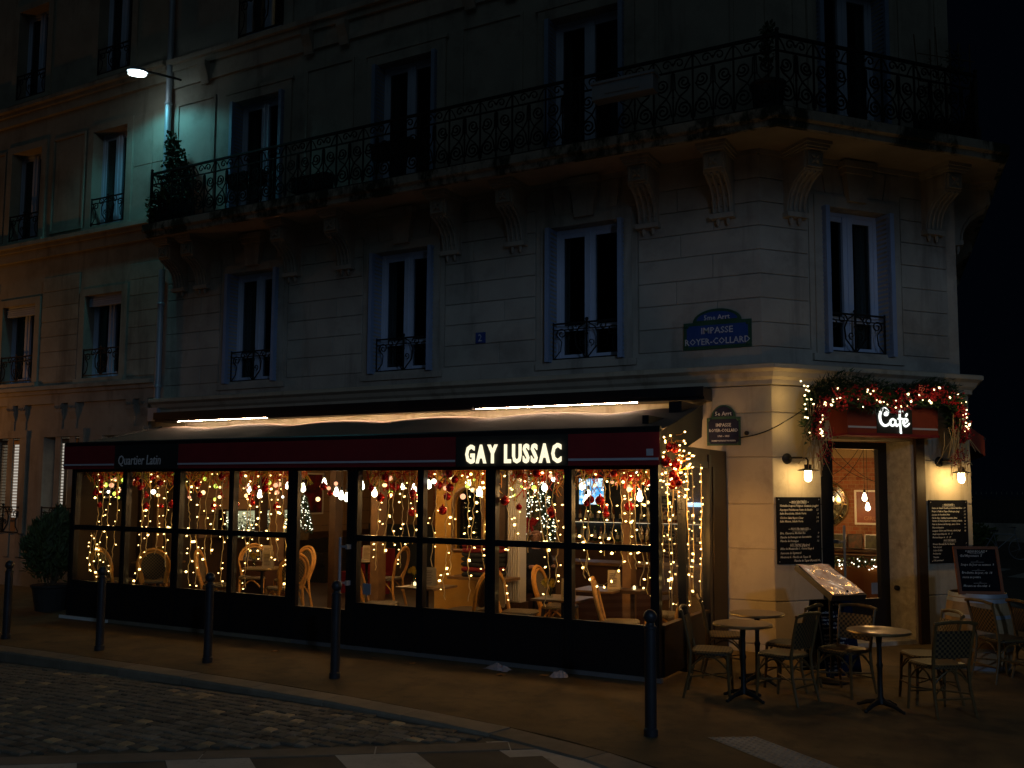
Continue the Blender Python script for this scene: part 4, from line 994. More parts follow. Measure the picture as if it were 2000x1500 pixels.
def ringm(r, rr, mat, nm): m = MB(); m.tube([(r*cos(2*pi*i/40), -.03, r*sin(2*pi*i/40)) for i in range(40)], rr, 6, True); m.build(nm, mat, MR, smooth=True)
ringm(.43,.014,M['brass'],'outer_ring'); ringm(.33,.012,M['brass'],'inner_ring')
m = MB(); m.prism([(.43*cos(2*pi*i/40), .43*sin(2*pi*i/40)) for i in range(40)], -.012, 0); m.build('glass', mmir, MR)
for k in range(10): m = MB(); a = 2*pi*k/10; m.box(.33,.43,-.02,-.0125,-.006,.006,RY(a)); m.build('divider', M['brass'], MR)
# banquette with lights garland behind the door glass
m = MB(); m.box(-.5,1.5,3.95,4.1,.02,.86); tag(m.build('banquette_back', pmat('orange_leather', (.35,.12,.02), .5, var=.15, bs=.1)), 'orange leather bench back behind the entrance door', 'bench')
m = MB(); m.box(-1.2,1.6,4.3,4.6,1.0,1.03); m.build('wall_shelf', M['wood'], B)
GB = tag(empty('lit_garland', (.5,4.02,.86)), 'green garland with white fairy lights along the orange bench back', 'garland')
fo = MB(); li = MB()
for i in range(700):
    x = R.uniform(-.95,.95); a = R.uniform(0, 2*pi); r = R.uniform(.02,.11); c_ = Vector((x, cos(a)*r*.8-.03, .05+sin(a)*r)); d = Vector((R.uniform(-1,1), R.uniform(-1,1), R.uniform(-1,1))).normalized(); e = d.orthogonal()*.012
    fo.add([c_-e, c_+e, c_+d*.06], [(0,1,2)])
for i in range(60): x = R.uniform(-.9,.9); li.octa((x, -.12+R.uniform(-.02,.03), .05+R.uniform(-.09,.09)), .011, .026, (R.uniform(-1,1), -.5, R.uniform(-1,1)))
fo.build('foliage', M['leaf'], GB, kind='stuff'); li.build('bulbs', emat('garland_bulbs', (1,.9,.68), 5), GB, kind='stuff')
# sofa
m = MB(); m.box(-11.1,-10.2,3.2,4.9,.1,.48); m.box(-11.15,-10.9,3.2,4.9,.48,.98); m.box(-10.9,-10.2,3.15,3.35,.48,.72); tag(m.build('dark_sofa', pmat('black_leather', (.02,.018,.016), .4, bs=.1)), 'black leather sofa under the dark red poster', 'sofa')
m = MB(); m.box(-10.58,-10.56,-2.05,-1.60,1.86,2.28); CB0 = tag(m.build('chalkboard_menu', M['chalkboard']), 'small dark chalkboard on the olive end wall of the terrace', 'chalkboard')
L = MB()
for i, s_ in enumerate(['Cocktails','Mojito  9','Spritz  9','Kir  7','Pastis  5']): text_into(L, s_, T(-10.555,-2.0,2.19-.07*i) @ RZ(pi/2) @ FACE, size=.055, shear=.2, ext=.0005, res=1)
L.build('chalk_writing', M['chalk'], CB0)
# ---- Christmas tree behind the column
def xmas_tree(name, label, loc, h, r, nl=2600, nb=420):
    o = tag(empty(name, loc), label, 'christmas tree'); f = MB(); b = MB()
    for i in range(nl):
        t = R.random()**.8; z = .15+t*(h-.15); rr = r*(1-t)**.8*(.35+.65*R.random()**.5); a = R.uniform(0, 2*pi); c_ = Vector((rr*cos(a), rr*sin(a), z)); d = Vector((cos(a), sin(a), R.uniform(-.9,.3))).normalized(); d = (d+Vector((R.uniform(-.5,.5),)*3)).normalized(); e = d.orthogonal()*.010
        f.add([c_-e, c_+e, c_+d*.085], [(0,1,2)])
    for i in range(nb):
        t = R.random(); z = .2+t*(h-.2); rr = r*(1-t)**.8*1.0; a = R.uniform(0, 2*pi); b.octa((rr*cos(a), rr*sin(a), z), .011, .028, (cos(a), sin(a), R.uniform(-.4,.4)))
    f.build('foliage', M['leaf'], o, kind='stuff'); b.build('bulbs', emat('tree_bulbs', (1,.93,.70), 5), o, kind='stuff')
    m = MB(); m.lathe([(.12,0),(.14,.16),(.04,.16),(.03,h*.8)], 10); m.build('pot_and_stem', M['bark'], o); return o
TR = xmas_tree('christmas_tree', 'tall lit Christmas tree with a red bow behind the white fluted column', (-4.86,2.6,.9), 1.75, .42)
m = MB()
for s in (-1, 1): m.tube([(0,0,0),(s*.06,-.02,.05),(s*.12,0,.03),(s*.07,.0,-.03),(0,0,0)], [.02,.045,.05,.04,.02], 7); m.tube([(0,0,0),(s*.04,-.02,-.10),(s*.06,0,-.19)], [.02,.025,.02], 6)
m.build('red_bow', pmat('red_velvet', (.45,.01,.02), .6, bs=.1), TR, T(.10,-.40,.62), smooth=True)
m = MB(); m.box(-5.3,-4.3,2.2,3.0,.02,.9); tag(m.build('sideboard', mcf), 'dark sideboard that carries the lit Christmas tree', 'sideboard')
xmas_tree('christmas_tree', 'small lit Christmas tree at the end of the backlit bottle niche', (-10.85,3.25,.98), .95, .20, 900, 130)
NG = tag(empty('niche_garland', (-10.98,2.1,1.45)), 'garland of white lights draped across the backlit bottle niche', 'garland'); f = MB(); b = MB()
for i in range(500):
    y = R.uniform(-1,1); c_ = Vector((R.uniform(-.03,.05), y, R.gauss(0,.10)-.12*abs(sin(y*4)))); d = Vector((R.uniform(-1,1),R.uniform(-1,1),R.uniform(-1,1))).normalized(); e = d.orthogonal()*.010; f.add([c_-e,c_+e,c_+d*.07],[(0,1,2)])
for i in range(110): y = R.uniform(-1,1); b.octa((.06, y, R.gauss(0,.12)-.12*abs(sin(y*4))), .010, .026, (1,R.uniform(-1,1),R.uniform(-1,1)))
f.build('foliage', M['leaf'], NG, kind='stuff'); b.build('bulbs', emat('niche_bulbs', (1,.95,.7), 5), NG, kind='stuff')
# ---- the seated man
def person():
    body = bpy.data.meshes.new('person'); P = {}
    pts = [((0,0,.60),.15),((0,0,.80),.11),((.02,0,1.0),.11),((.03,0,1.12),.075),((.05,0,1.20),.055),((.07,0,1.27),.06),
           ((0,-.17,1.05),.045),((.06,-.26,.86),.045),((.28,-.20,.90),.035),((.36,-.17,.91),.03),
           ((0,.17,1.05),.045),((.06,.26,.86),.045),((.28,.20,.90),.035),((.36,.17,.91),.03),
           ((.06,-.09,.58),.09),((.42,-.10,.56),.065),((.40,-.10,.16),.045),((.50,-.10,.10),.035),
           ((.06,.09,.58),.09),((.42,.10,.56),.065),((.40,.10,.16),.045),((.50,.10,.10),.035),
           ((.075,0,1.36),.095),((.085,0,1.45),.085)]
    ed = [(0,1),(1,2),(2,3),(3,4),(4,5),(5,22),(22,23),(3,6),(6,7),(7,8),(8,9),(3,10),(10,11),(11,12),(12,13),(0,14),(14,15),(15,16),(16,17),(0,18),(18,19),(19,20),(20,21)]
    body.from_pydata([p for p, r in pts], ed, []); o = bpy.data.objects.new('person', body); COL.objects.link(o)
    mo = o.modifiers.new('skin', 'SKIN'); mo.use_smooth_shade = True
    for i, (p, r) in enumerate(pts): body.skin_vertices[0].data[i].radius = (r, r*(1.25 if i in (1,2) else 1))
    body.skin_vertices[0].data[0].use_root = True
    o.modifiers.new('sub', 'SUBSURF').render_levels = 2
    body.materials.append(pmat('skin', (.45,.25,.17), .5, var=.08, bs=.05)); return o
PE = person(); PE.location = (-3.86,.62,0.02); PE.rotation_euler = (0,0,radians(-35))
tag(PE, 'balding man in dark clothes seated at the bar, seen in profile', 'person')
mcloth = pmat('dark_jacket', (.012,.013,.018), .85, bs=.2)
j = MB(); j.lathe([(.19,.56),(.205,.75),(.215,.95),(.205,1.06),(.16,1.13),(.09,1.185),(.07,1.215)], 16, Matrix.Diagonal((.88,1.12,1,1)))
for s in (-1, 1): j.tube([(.0,s*.17,1.08),(.02,s*.24,.98),(.06,s*.27,.87),(.17,s*.24,.88),(.27,s*.20,.90)], [.085,.075,.065,.058,.05], 8)
j.build('jacket', mcloth, PE, smooth=True)
j = MB()
for s in (-1, 1): j.tube([(.0,s*.09,.60),(.2,s*.095,.60),(.42,s*.10,.57),(.42,s*.10,.36),(.41,s*.10,.14)], [.13,.11,.085,.07,.06], 8)
j.build('trousers', mcloth, PE, smooth=True)
j = MB(); j.tube([(.165,0,1.375),(.195,0,1.36),(.18,0,1.345)], [.012,.017,.012], 6); j.build('nose', PE.data.materials[0], PE)
for s in (-1, 1):
    j = MB(); j.ball((.075, s*.098, 1.385), .024, 6, 4, 1.3); j.build('ear', PE.data.materials[0], PE)
j = MB()
for i in range(26):
    a = radians(70+220*i/25); j.ball((.075+.097*cos(a), .097*sin(a), 1.375+.01*sin(i)), .018, 5, 3)
j.build('hair_fringe', pmat('grey_hair', (.18,.16,.14), .9, bs=0), PE)
m = MB(); m.lathe([(.18,.53),(.19,.56),(.17,.58)], 16); m.lathe([(.02,.04),(.02,.53)], 8); m.lathe([(.18,.0),(.17,.03)], 16); o = m.build('bar_stool', M['iron'], None, T(-3.86,.62,.012)); tag(o, 'round bar stool under the seated man', 'stool')

# ---- tables, chairs and what stands on the tables inside
def zf(x): return .10 if x < -6 else (.012 if x > -4 else .012+.08*(-4-x)/2)
tabs = [(-2.15,-1.85,'square table with menu and flowers by the terrace corner'),(-4.3,-1.68,'square table with menu and candle beside the blanket pile'),(-2.2,-.62,'square table with candle in front of the bar counter'),(-9.95,-1.35,'square table with sunflowers by the olive end wall')]
for x, y, l in tabs: place(ST, x, y, zf(x), radians(0 if x > -5 else 8), l, 'table')
place(RT, -7.62,-1.35, zf(-7.62), 0, 'round table with yellow flowers and menu in the middle of the terrace', 'table')
place(RT, -7.2,.75, zf(-7.2), 0, 'round table with menu seen through the glazed door', 'table')
G = 'rattan chairs inside the terrace'
for x, y, a, l in [(-10.12,-2.05,0,'rattan chair with oval woven back against the terrace end wall side'),(-9.40,-1.85,38,'rattan chair with oval woven back turned toward the sunflower table'),
    (-8.12,-1.75,-60,'rattan chair beside the round flower table, facing it from the end wall side'),(-8.6,-.55,-140,'rattan chair behind the round flower table near the timber posts'),(-7.75,-.55,170,'rattan chair behind the round flower table, facing the street'),
    (-6.98,-1.55,70,'rattan chair beside the round flower table next to the glazed door'),(-6.6,.5,100,'rattan chair with red seat area behind the glazed door'),
    (-4.80,-2.02,-62,'rattan chair alone beside the glazed door, turned to the square table'),(-3.62,-1.72,88,'rattan chair between the two square tables, facing the blanket pile table'),
    (-2.92,-1.55,-80,'rattan chair facing the terrace corner table from the column side'),(-2.75,-.72,-85,'rattan chair beside the candle table in front of the bar'),
    (-1.42,-1.75,-70,'rattan chair at the terrace corner table seen from the side'),(-1.25,-.75,95,'rattan chair in the inner corner next to the side glazing')]:
    place(INC, x, y, zf(x), radians(a), l, 'chair', G).scale = (1.08,1.08,1.08)
mcard = pmat('menu_card', (.50,.38,.20), .7, var=.1, scale=8, bs=0); mink = pmat('menu_ink', (.12,.07,.03), .8, bs=0)
def menu(x, y, z, rz, l):
    o = tag(empty('menu_card', (x, y, z), rz), l, 'menu'); m = MB()
    m.prism([(-.04,0),(-.034,0),(0,.238),(.034,0),(.04,0),(0,.25)], -.085, .085, 'x'); m.build('card', mcard, o)
    m = MB()
    for i in range(9): m.add([(-.06, -.0415+.0375*((.03+i*.021)/.25), .03+i*.021), (.06-R.uniform(0,.05), -.0415+.0375*((.03+i*.021)/.25), .03+i*.021), (.06-R.uniform(0,.05), -.0415+.0375*((.037+i*.021)/.25), .037+i*.021), (-.06, -.0415+.0375*((.037+i*.021)/.25), .037+i*.021)], [(0,1,2,3)])
    m.build('print', mink, o); return o
menu(-2.02,-1.98,.765,.25,'folded beige menu card on the terrace corner table'); menu(-2.02,-.55,.765,.2,'folded beige menu card on the candle table by the bar'); menu(-4.18,-1.78,.79,.2,'folded beige menu card on the table beside the blankets')
menu(-7.45,-1.40,.86,.4,'folded beige menu card on the round flower table'); menu(-7.15,.7,.86,.3,'folded beige menu card on the table behind the glazed door'); menu(-8.55,-.25,.86,.4,'folded beige menu card standing near the timber posts')
m = MB(); m.box(-8.95,-8.35,-.5,.0,.10,.855); tag(m.build('serving_stand', mcf), 'dark serving stand between the round flower table and the timber posts', 'stand')
mjar = glassmat('jar_glass', (.85,.88,.86)); mfl = pmat('yellow_petals', (.62,.42,.04), .7, var=.2, bs=0)
def flowers(x, y, z, l, n=7):
    o = tag(empty('flower_jar', (x, y, z)), l, 'flowers'); m = MB(); m.lathe([(.03,0),(.035,.02),(.035,.09),(.025,.11)], 10, None, False); m.build('jar', mjar, o)
    m = MB(); s_ = MB()
    for i in range(n):
        c_ = Vector((R.uniform(-.07,.07), R.uniform(-.05,.05), .15+R.uniform(0,.07))); s_.tube([(0,0,.02), tuple(c_)], .003, 4)
        for k in range(9): a = 2*pi*k/9; d = Vector((cos(a), -.4, sin(a))).normalized(); e = d.cross(Vector((0,1,0))).normalized()*.011; m.add([c_-e, c_+d*.035-e*.6, c_+d*.042, c_+d*.035+e*.6, c_+e], [(0,1,2,3,4)])
    m.build('blossoms', mfl, o); s_.build('stems', M['leaf2'], o); return o
flowers(-2.28,-1.95,.765,'jar of yellow flowers on the terrace corner table'); flowers(-4.45,-1.75,.79,'jar of yellow flowers on the table beside the blankets'); flowers(-7.70,-1.45,.86,'jar of yellow flowers on the round table'); flowers(-9.85,-1.42,.855,'jar of sunflowers on the table by the end wall', 9)
mcandle = emat('candle_glow', (1,.72,.35), 3.0, (.5,.4,.3))
def candle(x, y, z, l):
    o = tag(empty('candle_glass', (x, y, z)), l, 'candle'); m = MB(); m.box(-.032,.032,-.032,.032,0,.07); m.build('glass_cup', mjar, o); m = MB(); m.lathe([(.02,.004),(.02,.04),(.004,.055)], 8); m.build('candle', mcandle, o)
candle(-4.38,-1.85,.79,'lit candle in square glass beside the blanket pile table menu'); candle(-2.28,-.62,.765,'lit candle in square glass on the table in front of the bar'); candle(-1.75,-.5,.765,'lit candle in square glass near the side glazing')
m = MB(); m.box(-1.95,-1.6,-.65,-.35,.72,.765); m.box(-1.8,-1.75,-.52,-.48,.012,.72); tag(m.build('side_stand', M['wood']), 'small dark stand carrying a candle near the side glazing', 'stand')
# red benches seen through the door
mredl = pmat('red_leather', (.28,.02,.025), .4, var=.1, bs=.05)
for i, (x, y) in enumerate(((-8.3,1.9),(-6.2,2.4))):
    m = MB(); m.box(x-.5,x+.5,y,y+.45,.40,.50); m.box(x-.5,x+.5,y+.40,y+.5,.5,.95); m.box(x-.46,x+.46,y+.05,y+.4,.1,.40); tag(m.build('red_bench', mredl), ['red leather bench behind the round table by the door','red leather bench near the dark blue wall dado'][i], 'bench')

# ================================================================== LAMPS AND CHRISTMAS LIGHTS
def point(name, loc, energy, col, r=.04, parent=None):
    l = bpy.data.lights.new(name, 'POINT'); l.energy = energy; l.color = col; l.shadow_soft_size = r
    o = bpy.data.objects.new(name, l); COL.objects.link(o); o.location = loc
    if parent: o.parent = parent
    return o
WARM = (1.0,.50,.15); WARM2 = (1.0,.72,.42)
mbulb = emat('pendant_bulb', (1.0,.86,.62), 9.0)
mcord = M['iron']
bm_ = MB(); bm_.lathe([(.012,.02),(.018,.0),(.03,-.035),(.042,-.075),(.036,-.11),(.012,-.128)], 12); BULB = bm_.mesh('bulb', True); BULB.materials.append(mbulb)
sm_ = MB(); sm_.lathe([(.012,.07),(.02,.06),(.022,.018),(.018,.012)], 10); SOCK = sm_.mesh('socket', True); SOCK.materials.append(M['iron'])
def pendant(x, y, z, top, label, group=None, energy=4.0, col=WARM):
    o = tag(empty('pendant_lamp', (x, y, z)), label, 'lamp', group); obj('bulb', BULB, None, o); obj('socket', SOCK, None, o)
    m = MB(); m.tube([(0,0,.065),(0,0,top-z)], .004, 5); m.build('cord', mcord, o)
    if energy: point('pendant_light', (0,0,-.19), energy, col, .05, o)
PG = 'pendant bulbs inside the terrace'; PL = 'bare warm light bulb hanging on a black cord inside the glazed terrace'
for x, y, z, e in [(-7.05,-1.1,2.16,6),(-6.75,-.95,2.24,0),(-6.3,-1.2,2.10,6),(-6.22,-1.05,2.02,0),(-6.16,-1.25,2.05,0),(-6.05,-.9,2.2,0),(-5.35,-1.5,2.10,6),(-5.15,-.8,2.16,0),(-4.75,-1.0,2.22,0),(-3.95,-1.2,2.26,5),(-3.85,-1.05,2.12,0),
                (-8.1,-1.2,2.15,6),(-8.05,-1.0,2.05,0),(-9.6,-1.3,2.2,1.6),(-2.1,-1.4,2.22,7),(-2.06,-1.3,2.08,0),(-2.0,-1.5,2.02,0),(-1.35,-1.3,2.08,5),(-2.9,-.9,2.2,5),(-1.1,-.75,2.3,5),(-.86,-2.08,2.2,10)]:  # last pendant added beside the side glass to light the stone pier
    pendant(x, y, z, 2.72, PL, PG, e*2.3)
PG2 = 'pendant bulbs in the inner room'; PL2 = 'bare warm light bulb hanging from the ceiling of the inner café room'
for x, y, z, e in [(-10.2,2.0,2.2,9),(-8.5,3.6,2.2,10),(-6.6,3.2,2.3,10),(-5.2,1.6,2.35,5),(-3.0,3.4,2.3,10)]: pendant(x, y, z, 2.98, PL2, PG2, e*1.3)
for x, y, z, e in [(.49,4.2,2.06,24),(.53,4.25,1.90,0),(-.06,4.3,2.04,20)]: pendant(x, y, z, 2.98, 'bare light bulb on a long cord in front of the brick wall beyond the door', 'bulbs in front of the brick wall', e)
m = MB(); rh = random.Random(3)
for a, b, sg in [((.49,4.2,2.96),(-.8,4.6,2.85),.55),((.49,4.2,2.96),(1.6,4.0,2.8),.35),((.53,4.25,2.9),(-.9,4.4,2.9),.75),((-.06,4.3,2.95),(1.6,4.5,2.7),.6),((-.3,4.3,2.95),(1.5,4.3,2.6),.5)]:
    m.tube([Vector(a)*(1-t)+Vector(b)*t-Vector((0,0,sg*sin(pi*t)**.8)) for t in [i/16 for i in range(17)]], .006, 4)
tag(m.build('swagged_cables', M['iron']), 'loops of black lamp cable swagged under the ceiling beyond the door', 'cable')
m = MB(); m.box(-.75,-.05,3.6,4.3,2.55,2.978); m.build('ceiling_duct', mdarkblue, B)
# ---- fairy-light curtains: each strand is one thing
mwire = pmat('clear_wire', (.85,.62,.26), .4, var=.1, bs=0); mwire.node_tree.nodes['Principled BSDF'].inputs['Emission Color'].default_value = (1,.55,.15,1); mwire.node_tree.nodes['Principled BSDF'].inputs['Emission Strength'].default_value = 0.0
mfairy = emat('fairy_bulb', (1.0,.62,.20), 9.0)
PANE = ['in the end pane beside the potted bush','in the pane under the Quartier Latin lettering','in the pane next to the Quartier Latin lettering','in the pane before the round flower table','in the glazed terrace door','in the pane with the small sticker','in the pane before the blankets and ochre pier','in the pane before the white fluted column','in the corner pane before the television','inside the side glazing','outside the side glazing, added with the pier spots']
def strand(x, y, z0, z1, sideways=False, rr=None, pane=0):
    rr = rr or R; pts = []; dx = 0; z = z0; n_ = 0; b = MB(); drift = rr.uniform(-.04,.05)
    while z > z1:
        dx += rr.uniform(-.022,.022); dx *= .92; px = dx+drift*(z0-z); pts.append((x+(0 if sideways else px), y+(px if sideways else rr.uniform(-.006,.006)), z))
        z -= .045; n_ += 1
        if n_ % 2 == 0 and rr.random() < .58:
            s_ = rr.choice((-1, 1)); d = Vector((0 if sideways else s_, s_ if sideways else rr.uniform(-.5,.2), rr.uniform(-.7,.35))); p = Vector(pts[-1])
            big = rr.random() < .12; q = p+d*.028; kz = rr.uniform(.6,1.1); b.octa(q+d*.012, .0125*kz if not big else .022, .036*kz if not big else .045, d)
    o = tag(empty('fairy_light_strand', (x, y, z0)), 'strand of warm fairy lights hanging '+PANE[pane], 'fairy lights', 'fairy light strands '+PANE[pane])
    m = MB(); m.tube(pts, .0055, 4); I = T(-x,-y,-z0); m.build('wire', mwire, o, I); b.build('bulbs', mfairy, o, I, kind='stuff')
YS = V+.11
panel_n = {0:[.30,.44,.56,.70,.86],1:[.16,.30,.52,.66,.90],2:[.07,.22,.40,.56,.72,.92],3:[.10,.24,.36,.52,.66,.80,.92],5:[.24,.40,.52,.66,.76,.88],6:[.10,.24,.38,.58,.70,.82,.92],7:[.10,.22,.38,.52,.66,.80,.93],8:[.10,.22,.34,.46,.56,.66,.74,.86,.95]}
for i, fr in panel_n.items():
    a = PX[i]+PWD[i]/2; b = PX[i+1]-PWD[i+1]/2
    for f in fr:
        zb = (.66 if R.random() < .65 else R.uniform(.80,1.15)) if i < 4 else (.70 if R.random() < .16 else R.uniform(.92,1.42))
        strand(a+(b-a)*f, YS+R.uniform(0,.06), 2.33, zb, pane=i)
for y in (-2.36,-2.12,-1.92,-1.52,-1.30,-1.02): strand(-.76, y, 2.36, R.uniform(.7,1.0), True, pane=9)
for y, z_, e_ in ((-2.28,1.9,14),(-1.75,1.75,16),(-1.25,1.45,16)):  # added strands and hidden spots that throw amber light on the stone pier
    strand(-.57, y, 2.42, .72, True, pane=10)
    l_ = bpy.data.lights.new('added_pier_spot', 'SPOT'); l_.energy = e_; l_.color = (1.0,.46,.09); l_.shadow_soft_size = .02; l_.spot_size = radians(88 if y < -2 else 104); l_.spot_blend = .45
    lo_ = bpy.data.objects.new('added_pier_spot', l_); COL.objects.link(lo_); lo_.location = (-.54,y,z_); lo_.rotation_euler = Vector((.08,1,-.30)).to_track_quat('-Z','Y').to_euler()
for x in (-10.46,-10.36): strand(x, -2.3, 1.35, .7)
m = MB(); pts = [Vector((-1.66,YS,1.30))*(1-t)+Vector((-1.12,YS,1.28))*t-Vector((0,0,.28*sin(pi*t))) for t in [i/12 for i in range(13)]]; b = MB()
for p in pts[1::2]: b.octa(p+Vector((0,0,-.03)), .014, .036, (R.uniform(-1,1),0,-1))
o = tag(empty('fairy_light_swag', (-1.66,YS,1.3)), 'drooping loop of fairy lights in the terrace corner window', 'fairy lights'); m.tube(pts, .0042, 4); I = T(1.66,-YS,-1.3); m.build('wire', mwire, o, I); b.build('bulbs', mfairy, o, I, kind='stuff')
# ---- twig garlands with globes and baubles along the window heads
mtw = [pmat('red_twigs', (.62,.05,.015), .6, var=.3, bs=0), pmat('gold_twigs', (.70,.33,.04), .5, var=.3, bs=0), pmat('green_twigs', (.40,.42,.04), .6, var=.3, bs=0)]
mglobe = [emat('warm_globe', (1,.66,.26), 3.2), emat('lime_globe', (.80,1,.12), 1.9), emat('rose_globe', (1,.42,.22), 1.8), emat('white_globe', (1,.93,.82), 5)]
gl_me = []
for mm in mglobe:
    g_ = MB(); g_.ball((0,0,0), .036, 12, 8); me = g_.mesh('globe_lamp', True); me.materials.append(mm); gl_me.append(me)
mbau, t_, b_ = nt('red_bauble'); b_.inputs['Base Color'].default_value = (.55,.012,.012,1); b_.inputs['Metallic'].default_value = .55; b_.inputs['Roughness'].default_value = .22
g_ = MB(); g_.ball((0,0,0), .05, 14, 9); g_.lathe([(.012,.045),(.012,.065),(.003,.066)], 8); BAU = g_.mesh('bauble', True); BAU.materials.append(mbau)
gn = ['warm yellow','lime yellow','rose','bright white']
for i in range(9):
    a = PX[i]+PWD[i]/2; b = PX[i+1]-PWD[i+1]/2
    if i == 4: nt_, ng, nb_ = 0, 3, 3
    else: nt_, ng, nb_ = (50 if i == 0 else 90), R.randint(9,12), R.randint(7,10)
    if nt_:
        o = tag(empty('twig_garland', ((a+b)/2, YS+.2, 2.36)), 'red and gold twig garland '+PANE[i], 'garland', 'twig garlands along the window heads')
        tm = [MB(), MB(), MB()]
        for k in range(nt_):
            x = R.uniform(a,b)-(a+b)/2; z = R.uniform(-.10,.06); d = Vector((R.uniform(-1,1), R.uniform(-.5,.5), R.uniform(-.9,.25))); L = R.uniform(.18,.42); p = Vector((x, R.uniform(-.16,.12), z)); q = tm[R.choice((0,0,1,1,2))]
            mid = p+d*L*.5+Vector((0,0,.03)); e = p+d*L; lim = (b-a)/2
            e.x = max(-lim, min(lim, e.x)); q.tube([p, mid, e], [.011,.009,.004], 4)
            for kk in range(3): s_ = p+(e-p)*R.uniform(.3,.9); q.tube([s_, s_+Vector((R.uniform(-.07,.07), R.uniform(-.03,.03), R.uniform(-.09,.03)))], [.006,.003], 3)
        for q, mm, nm in zip(tm, mtw, ('red_twigs','gold_twigs','green_twigs')):
            if q.v: q.build(nm, mm, o, kind='stuff')
    for k in range(ng):
        c_ = R.choice((0,0,1,1,2,2,3)); o = obj('globe_lamp', gl_me[c_], None, None, T(R.uniform(a+.05,b-.05), YS+R.uniform(.02,.35), R.uniform(1.92,2.30))); s_ = R.uniform(.4,1.05); o.scale = (s_,s_,s_)
        tag(o, f'lit {gn[c_]} globe bulb hanging high '+PANE[i], 'lamp', f'{gn[c_]} globe bulbs '+PANE[i])
    for k in range(nb_):
        o = obj('bauble', BAU, None, None, T(R.uniform(a+.05,b-.05), YS+R.uniform(.0,.2), R.uniform(1.78,2.30))); s_ = R.uniform(.75,1.15); o.scale = (s_,s_,s_)
        tag(o, 'shiny red Christmas bauble hanging '+PANE[i], 'bauble', 'red baubles '+PANE[i])
# corner bunch of baubles and lights outside at the end of the awning
o = tag(empty('corner_garland', (-.47,-2.5,2.62)), 'bunch of red baubles, twigs and fairy lights at the awning corner', 'garland')
tw = MB(); bl = MB()
for k in range(60):
    a_ = R.uniform(0,2*pi); r_ = R.uniform(.02,.22); z = R.uniform(-.55,.10); w_ = .25+.75*max(0, min(1,(z+.55)/.5)); p = Vector((r_*cos(a_)*w_*.7, r_*sin(a_)*w_+.05, z)); d = Vector((cos(a_), sin(a_), R.uniform(-.8,.8)))
    tw.tube([p*.3+Vector((0,0,z*.7)), p, p+d*.09], [.004,.004,.002], 3); bl.octa(p+d*.09, .013, .034, d)
tw.build('twigs', mtw[1], o, kind='stuff'); bl.build('bulbs', mfairy, o, kind='stuff')
point('corner_garland_light', (.12,.1,-.3), 9.0, (1.0,.42,.08), .06, o)
for k in range(9):
    q = obj('bauble', BAU, None, o, T(R.uniform(-.07,.07), R.uniform(-.12,.12), R.uniform(-.48,.08))); s_ = R.uniform(.8,1.3); q.scale = (s_,)*3
# ---- wall lamps either side of the door
mjarlamp = bpy.data.materials.new('jar_lamp_glow'); mjarlamp.use_nodes = True; _t = mjarlamp.node_tree; _t.nodes.clear()
_o = _t.nodes.new('ShaderNodeOutputMaterial'); _a = _t.nodes.new('ShaderNodeAddShader'); _e = _t.nodes.new('ShaderNodeEmission'); _e.inputs[0].default_value = (1,.80,.40,1); _e.inputs[1].default_value = 5; _tr = _t.nodes.new('ShaderNodeBsdfTransparent')
_t.links.new(_e.outputs[0], _a.inputs[0]); _t.links.new(_tr.outputs[0], _a.inputs[1]); _t.links.new(_a.outputs[0], _o.inputs[0])
def sconce(s, label, e):
    o = tag(empty('wall_lamp', M=FC @ T(s,0,2.52)), label, 'lamp')
    m = MB(); m.lathe([(.072,0),(.072,.018),(.045,.04),(.02,.05)], 16, T(-.12,0,0) @ RX(pi/2)); m.build('wall_rose', M['iron'], o, smooth=True)
    m = MB(); m.tube([(-.12,-.03,0),(-.10,-.12,.01),(-.05,-.22,.01),(-.01,-.27,.0),(.0,-.28,-.03),(.0,-.28,-.09)], .012, 8); m.build('arm', M['iron'], o, smooth=True)
    m = MB(); m.lathe([(.045,-.08),(.045,-.13),(.055,-.135),(.135,-.155),(.137,-.160),(.05,-.148),(.0005,-.147)], 24, T(0,-.28,0)); m.build('shade', M['iron'], o, smooth=True)
    m = MB(); m.lathe([(.042,-.150),(.046,-.17),(.048,-.25),(.040,-.285),(.02,-.302),(.0005,-.306)], 16, T(0,-.28,0)); m.build('glass_jar', mjarlamp, o, smooth=True)
    point('wall_lamp_light', (0,-.28,-.235), e, (1.0,.62,.22), .035, o)
sconce(.34,'black gooseneck wall lamp with glowing jar above the entrance chalkboard', 8.0); sconce(2.93,'black gooseneck wall lamp with glowing jar on the pier beside the barrel', 14.0)
# ---- big garland over the café sign
CG = tag(empty('christmas_garland', M=FC @ T(1.55,-.42,3.32)), 'thick green Christmas garland with red berries and lights draped over the Café sign', 'garland')
fo = MB(); be = MB(); stw = MB(); li = MB()
def gpath(t):    # t 0..1 left drop, across the top, right drop
    if t < .18: u = t/.18; return Vector((-1.27+.10*u, 0, -.45+.42*u)), .17+.06*u
    if t > .84: u = (t-.84)/.16; return Vector((1.12+.08*u, 0, .03-.42*u)), .20-.05*u
    u = (t-.18)/.66; return Vector((-1.17+2.29*u, 0, -.03+.06*u+.09*sin(pi*u)+.06*sin(9*u))), .22+.05*sin(7*u)
for i in range(9000):
    c_, r_ = gpath(R.random()); a = R.uniform(0,2*pi); rr = r_*R.random()**.6; p = c_+Vector((R.uniform(-.06,.06), cos(a)*rr*.8, sin(a)*rr)); d = Vector((R.uniform(-1,1), cos(a)-.3, sin(a)+R.uniform(-.6,.6))).normalized(); e = d.orthogonal()*R.uniform(.009,.018)
    fo.add([p-e, p+e, p+d*R.uniform(.045,.09)], [(0,1,2)])
